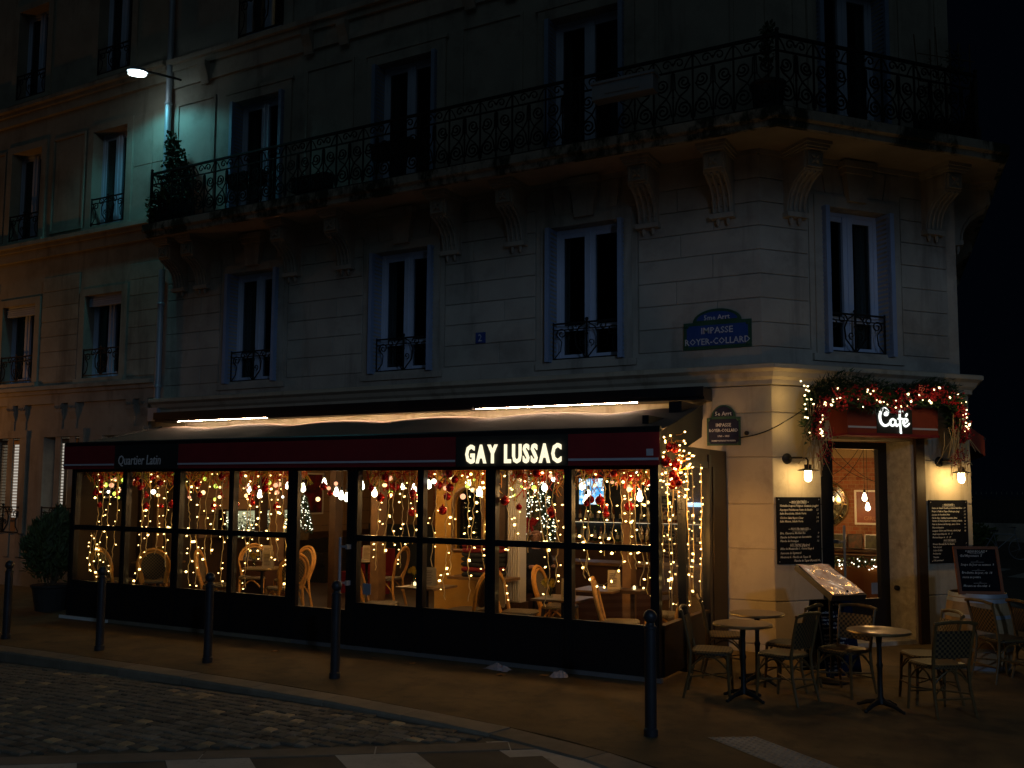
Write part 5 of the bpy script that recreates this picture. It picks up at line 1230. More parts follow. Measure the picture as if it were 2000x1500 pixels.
for k in range(42):
    c_, r_ = gpath((k+R.random())/42); a = R.uniform(-2.6,-.6); cc = c_+Vector((0,-.10-R.uniform(0,.1), R.uniform(-.14,.10)))
    for q in range(26): be.ball(cc+Vector((R.gauss(0,.04), R.gauss(0,.03), R.uniform(-.13,.06))), R.uniform(.011,.017), 5, 4)
for s in (-1, 1):
    for k in range(60):
        x = (-1.22 if s < 0 else 1.19)+R.gauss(0,.07); z0 = R.uniform(-.45,-.05); L = R.uniform(.35,.78)*(1 if s > 0 else .85); stw.tube([(x,-.05+R.uniform(-.1,.08),z0),(x+R.gauss(0,.04),-.02+R.uniform(-.1,.05),z0-L*.5),(x+R.gauss(0,.09),R.uniform(-.08,.06),z0-L)], [.006,.005,.003], 3)
    for k in range(10):
        x = (-1.05 if s < 0 else 1.15)+R.gauss(0,.09); z = R.uniform(-.75,-.15)
        for q in range(9): be.ball((x+R.gauss(0,.02), -.1+R.gauss(0,.03), z-q*.016), .010, 5, 4)
for k in range(70):
    c_, r_ = gpath(R.random()); a = R.uniform(pi*.75, pi*1.9); p = c_+Vector((0, cos(a)*0-.13-R.uniform(0,.10), sin(a)*r_*R.uniform(.2,.95))); li.octa(p, R.choice((.009,.011,.012,.022)), .03, (R.uniform(-1,1),-.6,R.uniform(-1,1)))
for k in range(14): li.octa((-1.34+R.gauss(0,.09),-.02+R.gauss(0,.06),R.uniform(-.55,.2)), .014, .034, (R.uniform(-1,1),-.6,R.uniform(-1,1)))
fo.build('foliage', M['leaf'], CG, kind='stuff'); be.build('berries', pmat('red_berries', (.32,.012,.02), .35, var=.3, scale=20, bs=0), CG, kind='stuff'); stw.build('straw', pmat('straw', (.50,.36,.15), .8, var=.2, bs=0), CG, kind='stuff'); li.build('bulbs', emat('garland_fairy', (1.0,.76,.36), 6.0), CG, kind='stuff')
for x, z, e in ((-1.44,.02,1.6),(-1.44,-.38,1.4),(-.95,.0,1.0),(-.3,.0,.9),(.45,.02,.9),(1.0,.02,1.3)): point('garland_light', (x,-.42,z) if x > -1.4 else (x,.20,z), e, (1.0,.62,.20), .03, CG)

# ================================================================== OUTSIDE FURNITURE
for x, y, l in [(.36,-2.85,'round bistro table standing in front of another, nearer the bollard'),(.27,-1.95,'round bistro table behind another one, nearer the stone corner pier'),(1.63,-2.62,'round bistro table in front of the entrance door')]:
    place(RT, x, y, 0, radians(20), l, 'table')
for x, y, a, l in [(.04,-2.85,-78,'woven bistro chair with its back to the terrace glazing, at the front table'),(-.14,-1.75,-70,'woven bistro chair close to the terrace side panel, at the rear table'),
    (.72,-2.68,72,'woven bistro chair with its back to the A-frame chalkboard, at the front table'),(.62,-2.0,80,'woven bistro chair beside the stone pier, facing the rear table'),
    (1.20,-2.08,158,'woven bistro chair facing the street behind the table by the door'),(2.13,-2.45,40,'woven bistro chair with its back to the street at the table by the door'),(1.98,-1.98,120,'woven bistro chair between the door table and the barrel'),
    (2.63,-.38,-50,'woven bistro chair standing in front of the wooden barrel'),(3.04,-.22,-55,'woven bistro chair beside the wooden barrel toward the side street')]:
    place(OUTC, x, y, 0, radians(a), l, 'chair', 'woven bistro chairs outside')
# barrel
BR = tag(empty('wine_barrel', (2.35,.28,0)), 'wooden wine barrel with metal hoops standing by the entrance pier', 'barrel')
def rb(z): return .31+.065*(1-((z-.45)/.45)**2)
mstave = pmat('barrel_oak', (.34,.23,.12), .7, var=.25, scale=5, bs=.4, bscale=40, rnd=.15)
m = MB(); n = 22
for i in range(9):
    z = i/8*.90; r = rb(z); h = pi/n*.985
    for a in (-h, 0, h): m.v.append((r*cos(a), r*sin(a), z))
for i in range(8):
    for k in range(2): m.f.append((i*3+k, i*3+k+1, (i+1)*3+k+1, (i+1)*3+k))
ms = m.mesh('stave'); ms.materials.append(mstave)
for k in range(n): obj('stave', ms, None, BR, RZ(2*pi*k/n))
for z0, z1 in ((.02,.07),(.24,.28),(.62,.66),(.80,.845),(.855,.90)): m = MB(); m.lathe([(rb(z0)+.001,z0),(rb(z0)+.006,z0),(rb(z1)+.006,z1),(rb(z1)+.001,z1)], 32, None, False); m.build('hoop', M['zinc'], BR, smooth=True)
m = MB(); m.lathe([(.308,.86),(.0005,.862)], 32, None, False); m.build('head', mstave, BR)
def chalk_lines(lines, x0, w, z0, dz, size, seed=0):
    L = MB(); rr = random.Random(seed)
    for i, (a, txt) in enumerate(lines):
        if not txt: continue
        text_into(L, txt, T(x0 if a == 'L' else (x0+w/2 if a == 'C' else x0+w), -.003, z0-dz*i+rr.uniform(-.003,.003)) @ FACE @ Matrix.Rotation(rr.uniform(-.008,.012), 4, 'Z'), size=size*(1.12 if a == 'C' else 1), xs=.86, shear=.28, align={'L':'LEFT','C':'CENTER','R':'RIGHT'}[a], ext=.0006, bold=.0006, res=1)
    return L
def board(name, label, M0, W_, H_, lines, prices, size, dz, slate, frame=None, seed=1):
    o = tag(empty(name, M=M0), label, 'chalkboard'); m = MB(); m.box(0,W_,0,.018,0,H_); m.build('slate', slate, o)
    if frame:
        m = MB(); t = .035; m.box(-t,W_+t,-.012,.022,-t,0); m.box(-t,W_+t,-.012,.022,H_,H_+t); m.box(-t,0,-.012,.022,0,H_); m.box(W_,W_+t,-.012,.022,0,H_); m.build('frame', frame, o)
    else:
        m = MB()
        for x in (.03, W_-.03):
            for z in (.03, H_-.03): m.lathe([(.008,0),(.006,.005)], 8, T(x,-.001,z) @ RX(pi/2))
        m.build('screws', M['alu'], o)
    L = chalk_lines(lines, W_*.06, W_*.88, H_-.075*H_/.86, dz, size, seed)
    rr = random.Random(seed+5)
    for i, p in prices: text_into(L, p, T(W_*.94,-.003,H_-.075*H_/.86-dz*i) @ FACE, size=size, shear=.28, align='RIGHT', ext=.0006, res=1)
    for i, (a, txt) in enumerate(lines):
        if a == 'C' and txt: L.box(W_*.5-W_*.17, W_*.5+W_*.17, -.0045, -.0035, H_-.075*H_/.86-dz*i-.012, H_-.075*H_/.86-dz*i-.009)
    L.build('chalk_writing', M['chalk'], o); return o
L1 = [('C','~ NOS ENTRÉES ~'),('L','Véritable Soupe à l\'Oignon Gratinée (veg)'),('L','Asperges Fraîches au Pesto de Basilic'),('L','Italie Bruschetta, Salade Verte'),('L','Chicken Salad façon César'),('L','Italie Maison, Salade Verte'),('L',''),
      ('C','~ NOS FROMAGES ~'),('L','Brie, Chaource, Morbier Bio'),('L','Planche de fromages et charcuterie'),('L','Planche de fromages'),('C','LES TAPAS (Apéro)'),('L','Billes de Mozzarella 6 . Onion Rings 6'),('L','Samoussa de légumes 6'),('L','Houmous 6 . Planche de Tapas 18'),('R','Planche de Tapas (4 pers) 24')]
board('wall_chalkboard', 'large black chalkboard menu on the pier left of the entrance door', FC @ T(.035,-.022,1.145), .70, .87, L1, [(1,'10'),(2,'12'),(3,'9'),(4,'14'),(5,'11'),(8,'9'),(9,'18'),(10,'16')], .040, .051, M['chalkboard'])
L2 = [('C','~ NOS PLATS ~'),('L','Cuisse de Canard Confite, pommes Salardaises'),('L','Burger à l\'Italie et Tapas d\'Aubergine (veg)'),('L','Saucisse de Francfort, frites'),('L','Fish & chips, Cabillaud meunière, frites'),('L','Tartare de Bœuf préparé au couteau et Salade'),('L','Pavé de Saumon de Norvège, sauce Citron'),('L','Pièce du Boucher'),('L','Lasagnes Chèvre aux Poireaux, salade (veg)'),('L','Steak burger frites 16   15   17'),('L','Mexican Burger 16   15   17'),
      ('C','NOS DESSERTS'),('L','Mousse Chocolat Bio Pur Beurre'),('L','Tarte du jour'),('L','Crème Brûlée'),('L','Profiteroles'),('L','Tiramisu'),('L','Café gourmand')]
board('wall_chalkboard', 'tall black chalkboard menu under the wall lamp on the pier by the barrel', FC @ T(2.585,-.022,1.10), .70, .88, L2, [(i,'1'+str((i*7) % 9)) for i in range(1,9)]+[(12,'7'),(13,'8')], .034, .0455, M['chalkboard'], seed=3)
L3 = [('C','* BEAUJOLAIS *'),('L','Œuf Mayonnaise  5'),('C','...'),('L','Soupe du Jour au saumon  9'),('C','...'),('L','Brochette du jour, riz  14'),('L','sauce au poivre'),('C','...'),('L','Mousse au chocolat  6')]
EAS = board('easel_chalkboard', 'wood framed chalkboard leaning on top of the wine barrel', T(2.20,-.02,.925) @ RZ(radians(28)) @ RX(radians(-13)), .46, .50, L3, [], .040, .050, M['chalkboard'], pmat('red_brown_frame', (.20,.065,.02), .5, var=.2, bs=.1), 5)
m = MB(); m.box(.20,.24,.03,.05,-.0,.44, RX(radians(-24)) ); m.build('prop', M['wood'], EAS)
AF = tag(empty('a_frame_chalkboard', (.88,-1.02,0), CA), 'tall blue black A-frame chalkboard standing before the stone pier', 'chalkboard')
for s in (1, -1):
    m = MB(); q = T(0,-.22*s if s > 0 else .22,0) @ (RX(radians(-11)) if s > 0 else RX(radians(11)))
    m.box(-.24,.24,-.012,.012,.02,.86,q); pn = m.build('panel', M['chalkblue'], AF)
    if s > 0:
        L = chalk_lines([('C','Les Vins'),('L',''),('L','Saint Emilion  6'),('L','Bordeaux Rouge  5'),('L','Côtes du Rhône  5'),('L','Lirac Tavel 5 / Brouilly 6'),('L','Sancerre blanc 6'),('L',''),('L','Chablis 7 . Viognier 6'),('L','Rosé Provence 5 / Pouilly 7'),('L','Pouilly . Chardonnay 6'),('C','~ CHAMPAGNE ~'),('L','Kir Royal 9'),('L','Coupe de Champagne 9'),('L',''),('L','Irish Coffee 9 . Spritz'),('L','Vin chaud 5'),('L','Chocolat chaud')], -.22, .44, .80, .0425, .034, 9)
        L.build('chalk_writing', M['chalk'], pn, q @ T(0,-.013,0))
# menu lectern on a pole, its cover given a painted glow
LE = tag(empty('menu_stand', (.977,-1.51,0)), 'slanted metal framed menu stand with a creased glossy cover', 'menu stand')
m = MB(); m.lathe([(.17,0),(.17,.02),(.03,.03),(.022,.06),(.022,1.06)], 14); m.build('pole', M['iron'], LE)
lm4 = Matrix.Translation((0,0,1.11)) @ RZ(CA)
Wd, Hd = .42, .64
m = MB(); 
m.box(-Wd/2,Wd/2,.012,.05,-Hd/2,Hd/2,RX(0)); 
for a in ((-Wd/2-.02,-Wd/2,-Hd/2-.02,Hd/2+.02),(Wd/2,Wd/2+.02,-Hd/2-.02,Hd/2+.02)): m.box(a[0],a[1],-.012,.05,a[2],a[3])
for a in ((-Hd/2-.02,-Hd/2),(Hd/2,Hd/2+.02)): m.box(-Wd/2,Wd/2,-.012,.05,a[0],a[1])
m.build('case', M['alu'] if False else pmat('bronze_case', (.10,.085,.07), .4, .7, var=.1, bs=.05), LE, lm4 @ RX(radians(-65)))
m = MB(); rw = random.Random(11)
uvgrid(m, lambda u, v: (-Wd/2+Wd*u, -.018-.022*sin(3.4*u+2.3*v*pi)*sin(pi*v)*sin(pi*u)-.008*sin(9*u-5*v), -Hd/2+Hd*v), 26, 30)
mg, t_, b_ = nt('glossy_cover_painted_glow'); b_.inputs['Base Color'].default_value = (.98,.74,.52,1); b_.inputs['Roughness'].default_value = .16; b_.inputs['Specular IOR Level'].default_value = 1.0; b_.inputs['Coat Weight'].default_value = 1; b_.inputs['Metallic'].default_value = .9
_c = mixc(t_, ramp(t_, noise(t_, 6, 3, co='Object'), .35, .65), (.55,.24,.11), (1.0,.66,.42)); t_.links.new(_c, b_.inputs['Emission Color']); b_.inputs['Emission Strength'].default_value = .27   # glow put into the cover in place of lamp reflections
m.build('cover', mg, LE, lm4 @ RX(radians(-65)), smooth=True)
m = MB(); m.ball((.02,-.02,-Hd/2+.05), .016, 8, 5); m.build('latch', M['iron'], LE, lm4 @ RX(radians(-65)))
# bollards
def make_bollard():
    o = empty('bollard')
    m = MB(); m.lathe([(.062,0),(.062,.06),(.052,.07),(.050,.90),(.056,.905),(.056,.925),(.042,.935),(.036,.955)], 16); m.build('shaft', M['bollard'], o, smooth=True)
    m = MB(); m.ball((0,0,1.008), .060, 16, 10); m.build('ball_top', M['bollard'], o, smooth=True); return o
M['bollard'] = pmat('bollard_paint', (.030,.034,.042), .4, .2, var=.2, scale=6, bs=.15, spec=.5)
BO = make_bollard()
for x, y, l in [(.06,-4.68,'dark bollard with ball top nearest the crossing, by the terrace corner'),(-3.86,-4.12,'dark bollard with ball top before the glazed terrace door'),(-5.78,-4.16,'dark bollard with ball top in front of the round flower table'),(-7.61,-4.26,'dark bollard with ball top in front of the terrace end by the lane'),(-9.50,-4.30,'dark bollard with ball top furthest along the lane, beside the bush')]:
    place(BO, x, y, 0, 0, l, 'bollard', 'bollards along the kerb')

# ================================================================== NEIGHBOURING BUILDING
N = tag(empty('neighbour_building', (-15,.1,0)), 'older stone building beyond the downpipe with dark windows and lit louvred shutters', 'building')
NI = T(15,-.1,0); YN = .10
def nb(mb, name, mat, **k): return mb.build(name, mat, N, NI, **k)
NW = [-13.52,-16.28,-19.1]
ops = [(x-.56,x+.56,4.30,6.02) for x in NW]+[(x-.52,x+.52,7.46,9.50) for x in NW]+[(x-.52,x+.52,10.7,12.8) for x in NW]+[(-15.18,-14.05,1.10,3.12),(-17.05,-15.90,1.10,3.12),(-18.95,-17.8,1.1,3.12),(-13.35,-12.3,1.10,3.12)]
w = MB(); wall_grid(w, -24, -11.76, 0, 15, YN, YN+.4, ops); nb(w, 'wall', M['stone2'])
w = MB(); w.box(-24,-11.76,8,8.4,0,15); w.box(-24,-23.6,.5,8,0,15); w.prism([(-24,.1),(-11.76,.1),(-11.76,8.4),(-24,8.4)], 15, 15.2, 'z'); nb(w, 'rear_wall', M['stone2'])
for z in (4.0,7.0,10.3): w = MB(); w.box(-23.6,-11.8,.5,8,z-.1,z+.1); nb(w, 'floor_slab', M['slab'])
for x in NW[:2]+NW[2:]:
    window(N, NI, x, 4.30, 6.02, .56, YN, False, True, None, 'frame', 'dglass', .2, .22)
    window(N, NI, x, 7.46, 9.50, .52, YN, False, True, None, 'frame', 'dglass', .2)
    window(N, NI, x, 10.7, 12.8, .52, YN, False, True, None, 'frame', 'dglass', .2)
    for z0, z1, hw in ((4.30,6.02,.56),(7.46,9.50,.52),(10.7,12.8,.52)):
        m = MB()
        for s in (-1, 1): m.box(x+s*(hw+.002), x+s*(hw+.17), YN-.04, YN, z0, z1+.003)
        m.box(x-hw-.17,x+hw+.17,YN-.041,YN-.0005,z1+.004,z1+.15); m.box(x-hw-.2,x+hw+.2,YN-.10,YN,z0-.10,z0-.004); nb(m, 'window_surround', M['stone2'])
def ncourse(x0, x1, z0, z1, n):
    h = (z1-z0)/n
    for i in range(n): mb = MB(); mb.bbox(x0, x1, YN-.02, YN, z0+i*h+.005, z0+(i+1)*h-.005, .006); nb(mb, 'stone_block', M['stone2'])
for a, b in ((-12.75,-11.80),(-15.50,-14.30),(-18.3,-17.05)): ncourse(a, b, 4.28, 6.55, 7)
for a, b in ((-12.80,-12.27),(-12.26,-11.80)):
    for z0, z1 in ((7.42,8.55),(8.56,9.62)): m = MB(); m.bbox(a,b,YN-.02,YN,z0,z1,.006); nb(m, 'stone_block', M['stone2'])
for a, b in ((-15.40,-14.32),(-18.2,-17.05)):
    m = MB(); t = .05; z0, z1 = 7.5, 9.6; m.box(a,b,YN-.03,YN,z0,z0+t); m.box(a,b,YN-.03,YN,z1-t,z1); m.box(a,a+t,YN-.029,YN,z0+t,z1-t); m.box(b-t,b,YN-.029,YN,z0+t,z1-t); nb(m, 'panel_moulding', M['stone2'])
for z0, d in ((4.02,.22),(7.20,.20),(10.35,.22)):
    m = MB(); m.box(-24,-11.82,YN-d,YN,z0+.08,z0+.16); m.box(-24,-11.82,YN-d*.6,YN,z0,z0+.079); m.box(-24,-11.82,YN-d*.35,YN,z0-.2,z0-.001); nb(m, 'cornice', M['stone2'])
for x in (-12.15,-12.55,-14.3,-14.75,-15.95,-16.35,-18.0,-18.4):
    m = MB(); m.prism([(-.08,0),(-.08,-.06),(-.055,-.10),(-.065,-.18),(-.035,-.28),(-.02,-.34),(0,-.34),(0,0)][::-1], -.11, .11, 'x', T(x,YN,3.82))
    for s in (-1, 1): m.tube([(x+s*.06+.05*cos(q)*(1-q/12)*s, YN-.075, 3.74+.05*sin(q)*(1-q/12)) for q in [i*.6 for i in range(14)]], .012, 5)
    nb(m, 'capital', M['stone2'])
    m = MB(); m.box(x-.09,x+.09,YN-.022,YN,.6,3.48); nb(m, 'pilaster', M['stone2'])
for (a, b) in ((-15.18,-14.05),(-17.05,-15.90),(-18.95,-17.8),(-13.35,-12.3)):
    m = MB(); m.box(a-.14,b+.14,YN-.06,YN,3.122,3.28)
    for s, xx in ((-1,a),(1,b)): m.box(xx+s*.002,xx+s*.13,YN-.05,YN,1.1,3.121)
    nb(m, 'window_surround', M['stone2'])
mlit = emat('lit_room', (1.0,.93,.80), .42, (.5,.5,.5)); mlouv = pmat('louvre_paint', (.30,.20,.12), .7, var=.15, bs=.1)
for (a, b) in ((-15.18,-14.05),(-17.05,-15.90),(-18.95,-17.8),(-13.35,-12.3)):
    m = MB(); n3 = 3; wd = (b-a)/n3; lv = MB()
    for k in range(n3):
        x0 = a+k*wd; m.box(x0,x0+.05,YN+.22,YN+.26,1.12,3.10); m.box(x0+wd-.05,x0+wd,YN+.22,YN+.26,1.12,3.10); m.box(x0+.05,x0+wd-.05,YN+.22,YN+.26,1.12,1.42); m.box(x0+.05,x0+wd-.05,YN+.22,YN+.26,3.0,3.10)
        for q in range(24):
            z = 1.44+q*.065; lv.add([(x0+.05,YN+.22,z),(x0+wd-.05,YN+.22,z),(x0+wd-.05,YN+.255,z+.022),(x0+.05,YN+.255,z+.022)], [(0,1,2,3)])
    sh = nb(m, 'louvred_shutter', mlouv); o = lv.build('louvre_slats', mlouv, sh); o['kind'] = 'stuff'
    m = MB(); m.box(a-.5,b,YN+.42,YN+.43,1.2,3.05); nb(m, 'lit_room_window', mlit)
    o = obj('guard_rail', guard(b-a-.02), None, N, NI @ T((a+b)/2, YN-.03, 1.08)); 
# downpipe between the buildings
DP = tag(empty('downpipe', (-11.70,-.03,3.4)), 'pale zinc downpipe running down the joint between the two buildings', 'pipe')
m = MB(); m.tube([(0,0,.2),(0,0,2.9)], .062, 12); m.build('pipe', M['zinc'], DP, smooth=True)
m = MB(); m.tube([(0,0,3.6),(0,0,11.5)], .062, 12); m.build('pipe', M['zinc'], DP, smooth=True)
for z in (.6,2.2,4.3,6.2): m = MB(); m.lathe([(.07,z),(.078,z+.01),(.078,z+.04),(.07,z+.05)], 12); m.build('collar', M['zinc'], DP)
m = MB(); m.box(-.13,.13,-.10,.08,-.05,.2); m.build('hopper', M['zinc'], DP)
# ---- street lamp fixed to the wall
SL = tag(empty('street_lamp', (-11.66,-.82,9.96)), 'bright white street lamp on a bracket between the two buildings', 'street lamp')
m = MB(); uvgrid(m, lambda u, v: ((.30*cos(2*pi*u)*sin(pi*v*.5+.0001))*1.0, .17*sin(2*pi*u)*sin(pi*v*.5+.0001), .09*cos(pi*v*.5)), 24, 6); m.build('housing', M['zinc'], SL, smooth=True)
m = MB(); m.prism([(.29*cos(2*pi*i/20), .14*sin(2*pi*i/20)) for i in range(20)], -.055, -.004, 'z'); m.build('lens', emat('lamp_lens', (.8,1,1.0), 9), SL)
m = MB(); m.tube([(.0,.12,.05),(-.05,.4,.08),(-.1,.8,.10),(-.12,.90,.10)], .022, 8); m.build('bracket', M['iron'], SL, smooth=True)
sp = bpy.data.lights.new('street_lamp_light', 'SPOT'); sp.energy = 62; sp.color = (.14,.86,1.0); sp.spot_size = radians(150); sp.spot_blend = .35; sp.shadow_soft_size = .12
spo = bpy.data.objects.new('street_lamp_light', sp); COL.objects.link(spo); spo.parent = SL; spo.location = (0,0,-.09)
SL.rotation_euler = (radians(0),radians(14),radians(-20)); spo.rotation_euler = (0,radians(-14),0); SL.scale = (1.0,1.0,1.0)
# ---- plants
def foliage(mb, c, rx, ry, rz_, n, s0, s1, rr=R, up=0, wl=.28):
    for i in range(n):
        d = Vector((rr.gauss(0,1), rr.gauss(0,1), rr.gauss(0,1))).normalized(); k = rr.random()**.45; p = Vector(c)+Vector((d.x*rx*k, d.y*ry*k, d.z*rz_*k)); e = Vector((rr.uniform(-1,1), rr.uniform(-1,1), rr.uniform(-1,1)+up)).normalized(); s_ = rr.uniform(s0, s1); f = e.orthogonal().normalized()*s_*wl
        mb.add([p, p+e*s_*.5+f, p+e*s_, p+e*s_*.5-f], [(0,1,2,3)])
PB = tag(empty('potted_bush', (-11.75,-2.05,0)), 'leafy bush in a dark planter standing left of the terrace', 'shrub')
f = MB(); foliage(f, (0,0,1.05), .50,.45,.50, 2200, .08,.20, up=1.0, wl=.10); foliage(f, (-.2,.1,.75), .42,.4,.35, 700, .08,.18, up=.8, wl=.10)
for k in range(16): a = R.uniform(0,2*pi); foliage(f, (.42*cos(a),.4*sin(a),1.2+R.uniform(-.2,.4)), .10,.10,.16, 55, .08,.20, up=1.4, wl=.09)
f.build('foliage', M['leaf2'], PB, kind='stuff')
for k in range(9): m = MB(); a = R.uniform(0,2*pi); m.tube([(.04*cos(a),.04*sin(a),.36),(.14*cos(a),.14*sin(a),.7),(.30*cos(a),.30*sin(a),1.1)], [.016,.012,.006], 5); m.build('stem', M['bark'], PB)
m = MB(); m.lathe([(.24,0),(.30,.38),(.33,.40),(.33,.43),(.28,.42)], 18); m.build('planter', M['terracotta'], PB)
def balcony_plant(name, label, x, y, parts, box=None, leafm='leaf'):
    o = tag(empty(name, (x, y, ZS+.2)), label, 'plant'); f = MB()
    for c, r_, n_ in parts: foliage(f, c, r_[0], r_[1], r_[2], n_, .04,.10, up=.3)
    f.build('foliage', M[leafm], o, kind='stuff')
    if box: m = MB(); m.box(*box); m.build('planter', M['terracotta'], o)
    for c, r_, n_ in parts[:1]: m = MB(); m.tube([(c[0],c[1],.1),(c[0]+.02,c[1],c[2])], [.02,.01], 5); m.build('stem', M['bark'], o)
    return o
balcony_plant('climbing_plant', 'tall pointed climbing plant beside the downpipe at the balcony end', -11.15,-.25, [((.05,0,.95),(.42,.22,.38),800),((-.06,0,1.35),(.28,.18,.35),520),((-.16,0,1.72),(.15,.12,.25),260),((.2,-.05,.6),(.45,.2,.3),500)], (-.2,.2,-.15,.15,.03,.3))
balcony_plant('balcony_shrub', 'yellow green clipped shrub behind the railing at the balcony end', -11.1,-.42, [((.1,-.05,.55),(.42,.16,.20),800),((-.30,-.14,.35),(.12,.12,.32),220)], (-.3,.55,-.12,.12,.03,.38), 'leaf2')
balcony_plant('potted_plant', 'dark pot with a sprouting plant standing in the balcony corner', .12,-.40, [((0,0,.95),(.12,.12,.28),120),((.02,0,1.2),(.10,.10,.08),60)], None)
m = MB(); m.lathe([(.17,0),(.22,.40),(.24,.42),(.24,.46),(.2,.45)], 16); o = m.build('flower_pot', M['terracotta'], None, T(.12,-.40,ZS+.21)); tag(o, 'big dark flower pot in the corner of the balcony', 'pot')
PT = balcony_plant('trellis_plant', 'thin climbing plant on a bamboo trellis on the chamfered balcony', *(CD*2.75+CN*.42).to_tuple()[:2], [((0,0,.9),(.5,.1,.5),260),((.22,.05,1.35),(.16,.08,.28),150)], (-.5,.5,-.12,.12,.03,.32)); PT.rotation_euler = (0,0,CA)
m = MB()
for k in range(6): m.tube([(-.45+.18*k,0,.3),(-.5+.19*k+R.uniform(-.06,.06),0,1.6+R.uniform(-.1,.15))], .008, 4)
for z in (.9,1.3): m.tube([(-.5,0,z),(.55,0,z+.05)], .007, 4)
m.build('trellis', M['bark'], PT)
PBX = tag(empty('railing_planter', (-1.75,YR-.16,ZS+.86)), 'pale planter box hooked on the outside of the balcony railing', 'planter'); m = MB(); m.box(-.45,.45,-.10,.10,-.12,.12); m.box(-.47,.47,-.12,.12,.10,.135); m.build('box', M['zinc'], PBX); m = MB(); m.box(-.25,.25,-.112,-.101,-.06,.05); m.build('front_panel', M['zinc'], PBX)
for i, x in enumerate((-9.1,-7.6,-5.9)):
    m = MB(); m.box(-.38,.38,-.10,.10,-.12,.12); m.box(-.40,.40,-.12,.12,.1,.13); o = m.build('dark_planter', M['terracotta'], None, T(x,YR+.16,ZS+.80-.3*(i == 1))); tag(o, ['dark planter box before the French window nearest the downpipe','low dark planter box between two balcony French windows','dark planter box before the middle French window of the balcony'][i], 'planter', 'dark planters on the balcony')
# ---- side-street awning and far street
SA = tag(empty('side_awning', M=F3 @ T(2.2,0,2.58)), 'folded red awning on the side street face of the café', 'awning'); m = MB(); m.add([(-1.4,-.02,.55),(1.4,-.02,.55),(1.4,-.27,.34),(-1.4,-.27,.34),(1.4,-.27,.06),(-1.4,-.27,.06),(-1.4,-.02,.25),(1.4,-.02,.25)], [(0,1,2,3),(3,2,4,5),(0,3,5,6),(1,7,4,2)]); m.build('canopy', M['red_fabric'] if False else mrust, SA)
m = MB(); m.tube([(-1.4,-.27,.32),(1.4,-.27,.32)], .02, 6); m.build('front_bar', M['iron'], SA)
FEN = tag(empty('park_fence', (4,34,0)), 'iron park fence with pale tips across the far side of the street', 'fence')
m = MB(); m.box(-14,22,-.2,.2,-.13,.75); m.build('base_wall', M['stone2'], FEN)
m = MB(); tp = MB()
for i in range(180): x = -14+i*.2; m.box(x-.012,x+.012,-.012,.012,.75,2.0); tp.add([(x-.02,0,2.0),(x,-.02,2.0),(x+.02,0,2.0),(x,.02,2.0),(x,0,2.14)], [(0,1,4),(1,2,4),(2,3,4),(3,0,4)])
m.box(-14,22,-.02,.02,1.85,1.89); m.box(-14,22,-.02,.02,.9,.94); o = m.build('bars', M['iron'], FEN); o['kind'] = 'stuff'; o = tp.build('spear_tips', M['stone2'], FEN); o['kind'] = 'stuff'
BK = tag(empty('parked_bicycle', (1.95,21.6,-.04), radians(20)), 'parked bicycle leaning by the plants across the side street', 'bicycle')
mbk = pmat('bike_paint', (.25,.26,.27), .4, .4, bs=0)
for x in (-.52,.52):
    m = MB(); m.tube([(x+.33*cos(2*pi*i/28),0,.34+.33*sin(2*pi*i/28)) for i in range(28)], .017, 6, True); wh = m.build('wheel', mbk, BK); m = MB()
    for k in range(9): m.tube([(x,0,.34),(x+.32*cos(2*pi*k/9),0,.34+.32*sin(2*pi*k/9))], .003, 3)
    m.build('spokes', mbk, wh)
m = MB()
for a, b in (((-.52,0,.34),(-.15,0,.34)),((-.15,0,.34),(-.25,0,.85)),((-.25,0,.80),(.38,0,.80)),((.38,0,.80),(-.15,0,.34)),((-.52,0,.34),(-.25,0,.78)),((.52,0,.34),(.38,0,.85))): m.tube([a,b], .018, 6)
m.build('frame', mbk, BK); m = MB(); m.tube([(.30,-.28,1.0),(.38,-.15,1.02),(.38,.15,1.02),(.30,.28,1.0)], .013, 6); m.tube([(.38,0,.84),(.38,0,1.02)], .015, 6); m.build('handlebar', mbk, BK)
m = MB(); m.box(-.38,-.12,-.06,.06,.88,.93); m.build('saddle', M['iron'], BK)
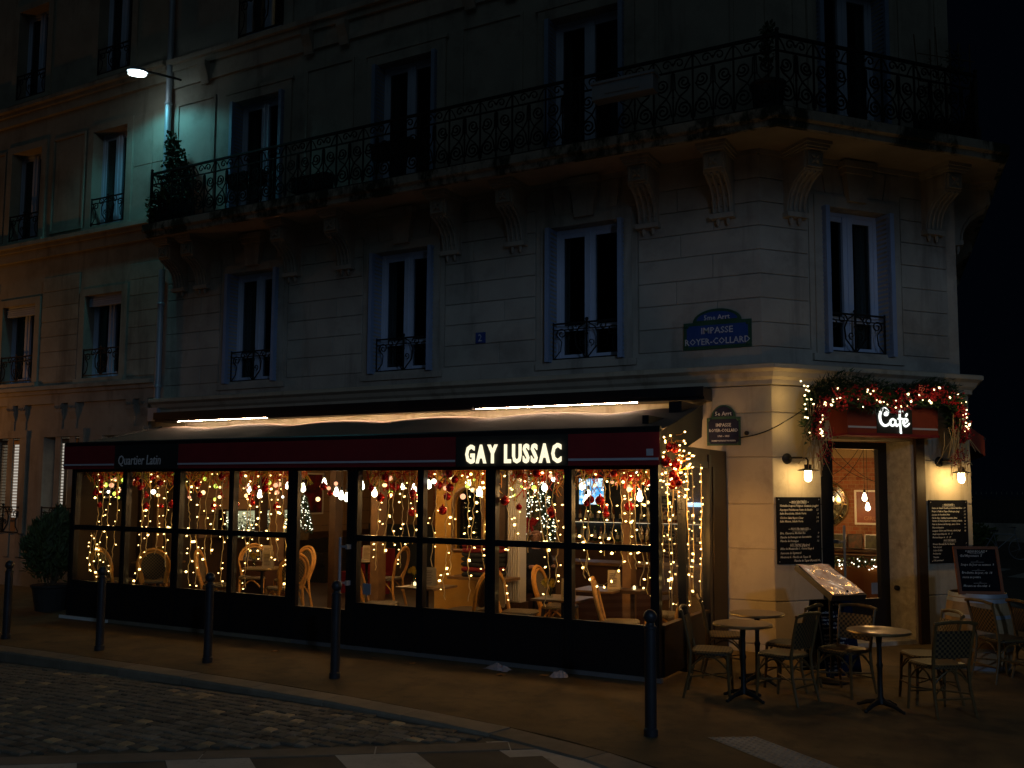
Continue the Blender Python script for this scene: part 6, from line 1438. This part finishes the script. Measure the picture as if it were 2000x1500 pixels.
for x, y in ((1.0,20.6),(1.3,22.6)):
    o = tag(empty('street_plant', (x, y, -.05)), 'leafy street plant growing beside the parked bicycle', 'plant', 'plants beside the bicycle'); f = MB(); foliage(f, (0,0,.55), .45,.45,.5, 500, .1,.28, up=.8); f.build('foliage', M['leaf2'], o, kind='stuff'); m = MB(); m.tube([(0,0,0),(.03,0,.7)], .03, 5); m.build('stem', M['bark'], o)
# assumed sodium wall lantern out of view up the lane, added for orange light
LN = tag(empty('assumed_wall_lantern', (-18.9,-1.55,3.9)), 'assumed orange sodium wall lantern, added unseen on the neighbouring building up the lane', 'street lamp')
m = MB(); m.lathe([(.08,-.25),(.14,.12),(.16,.13),(.05,.26)], 6); m.build('cage', M['iron'], LN)
m = MB(); m.lathe([(.07,-.30),(.09,-.25),(.0005,-.249)], 6); m.build('glass', emat('assumed_sodium_glass', (1,.45,.08), 12), LN)
m = MB(); m.tube([(0,0,.26),(0,.5,.42),(0,1.1,.38),(0,1.62,.1)], .02, 6); m.build('bracket', M['iron'], LN)
point('assumed_lantern_light', (0,-.6,-.5), 90, (1.0,.38,.07), .1, LN)
# assumed cut-off street lamp, added on a mast across the crossing, behind the viewer
LP = tag(empty('assumed_lamp_post', (12.5,-19.5,-.13)), 'assumed tall dark street lamp post, added unseen across the crossing', 'street lamp')
m = MB(); m.lathe([(.11,0),(.11,.6),(.07,.7),(.05,7.2)], 14); m.build('mast', M['bollard'], LP, smooth=True)
m = MB(); m.tube([(0,0,7.1),(-.1,.15,7.45),(-.45,.6,7.55)], .035, 8); m.build('arm', M['bollard'], LP, smooth=True)
m = MB(); m.box(-.25,.25,-.12,.12,7.50,7.58,T(-.6,.8,0)); m.build('luminaire', M['bollard'], LP)
m = MB(); m.box(-.2,.2,-.09,.09,7.485,7.499,T(-.6,.8,0)); m.build('lens', emat('assumed_led_lens', (.9,.95,1.0), 30), LP)
l2 = bpy.data.lights.new('assumed_lamp_post_light', 'SPOT'); l2.energy = 1500; l2.color = (.45,.66,1.0); l2.spot_size = radians(176); l2.spot_blend = .06; l2.shadow_soft_size = .35  # added light of the assumed mast lamp, for facade and ground
lo = bpy.data.objects.new('assumed_lamp_post_light', l2); COL.objects.link(lo); lo.parent = LP; lo.location = (-.6,.8,7.42)
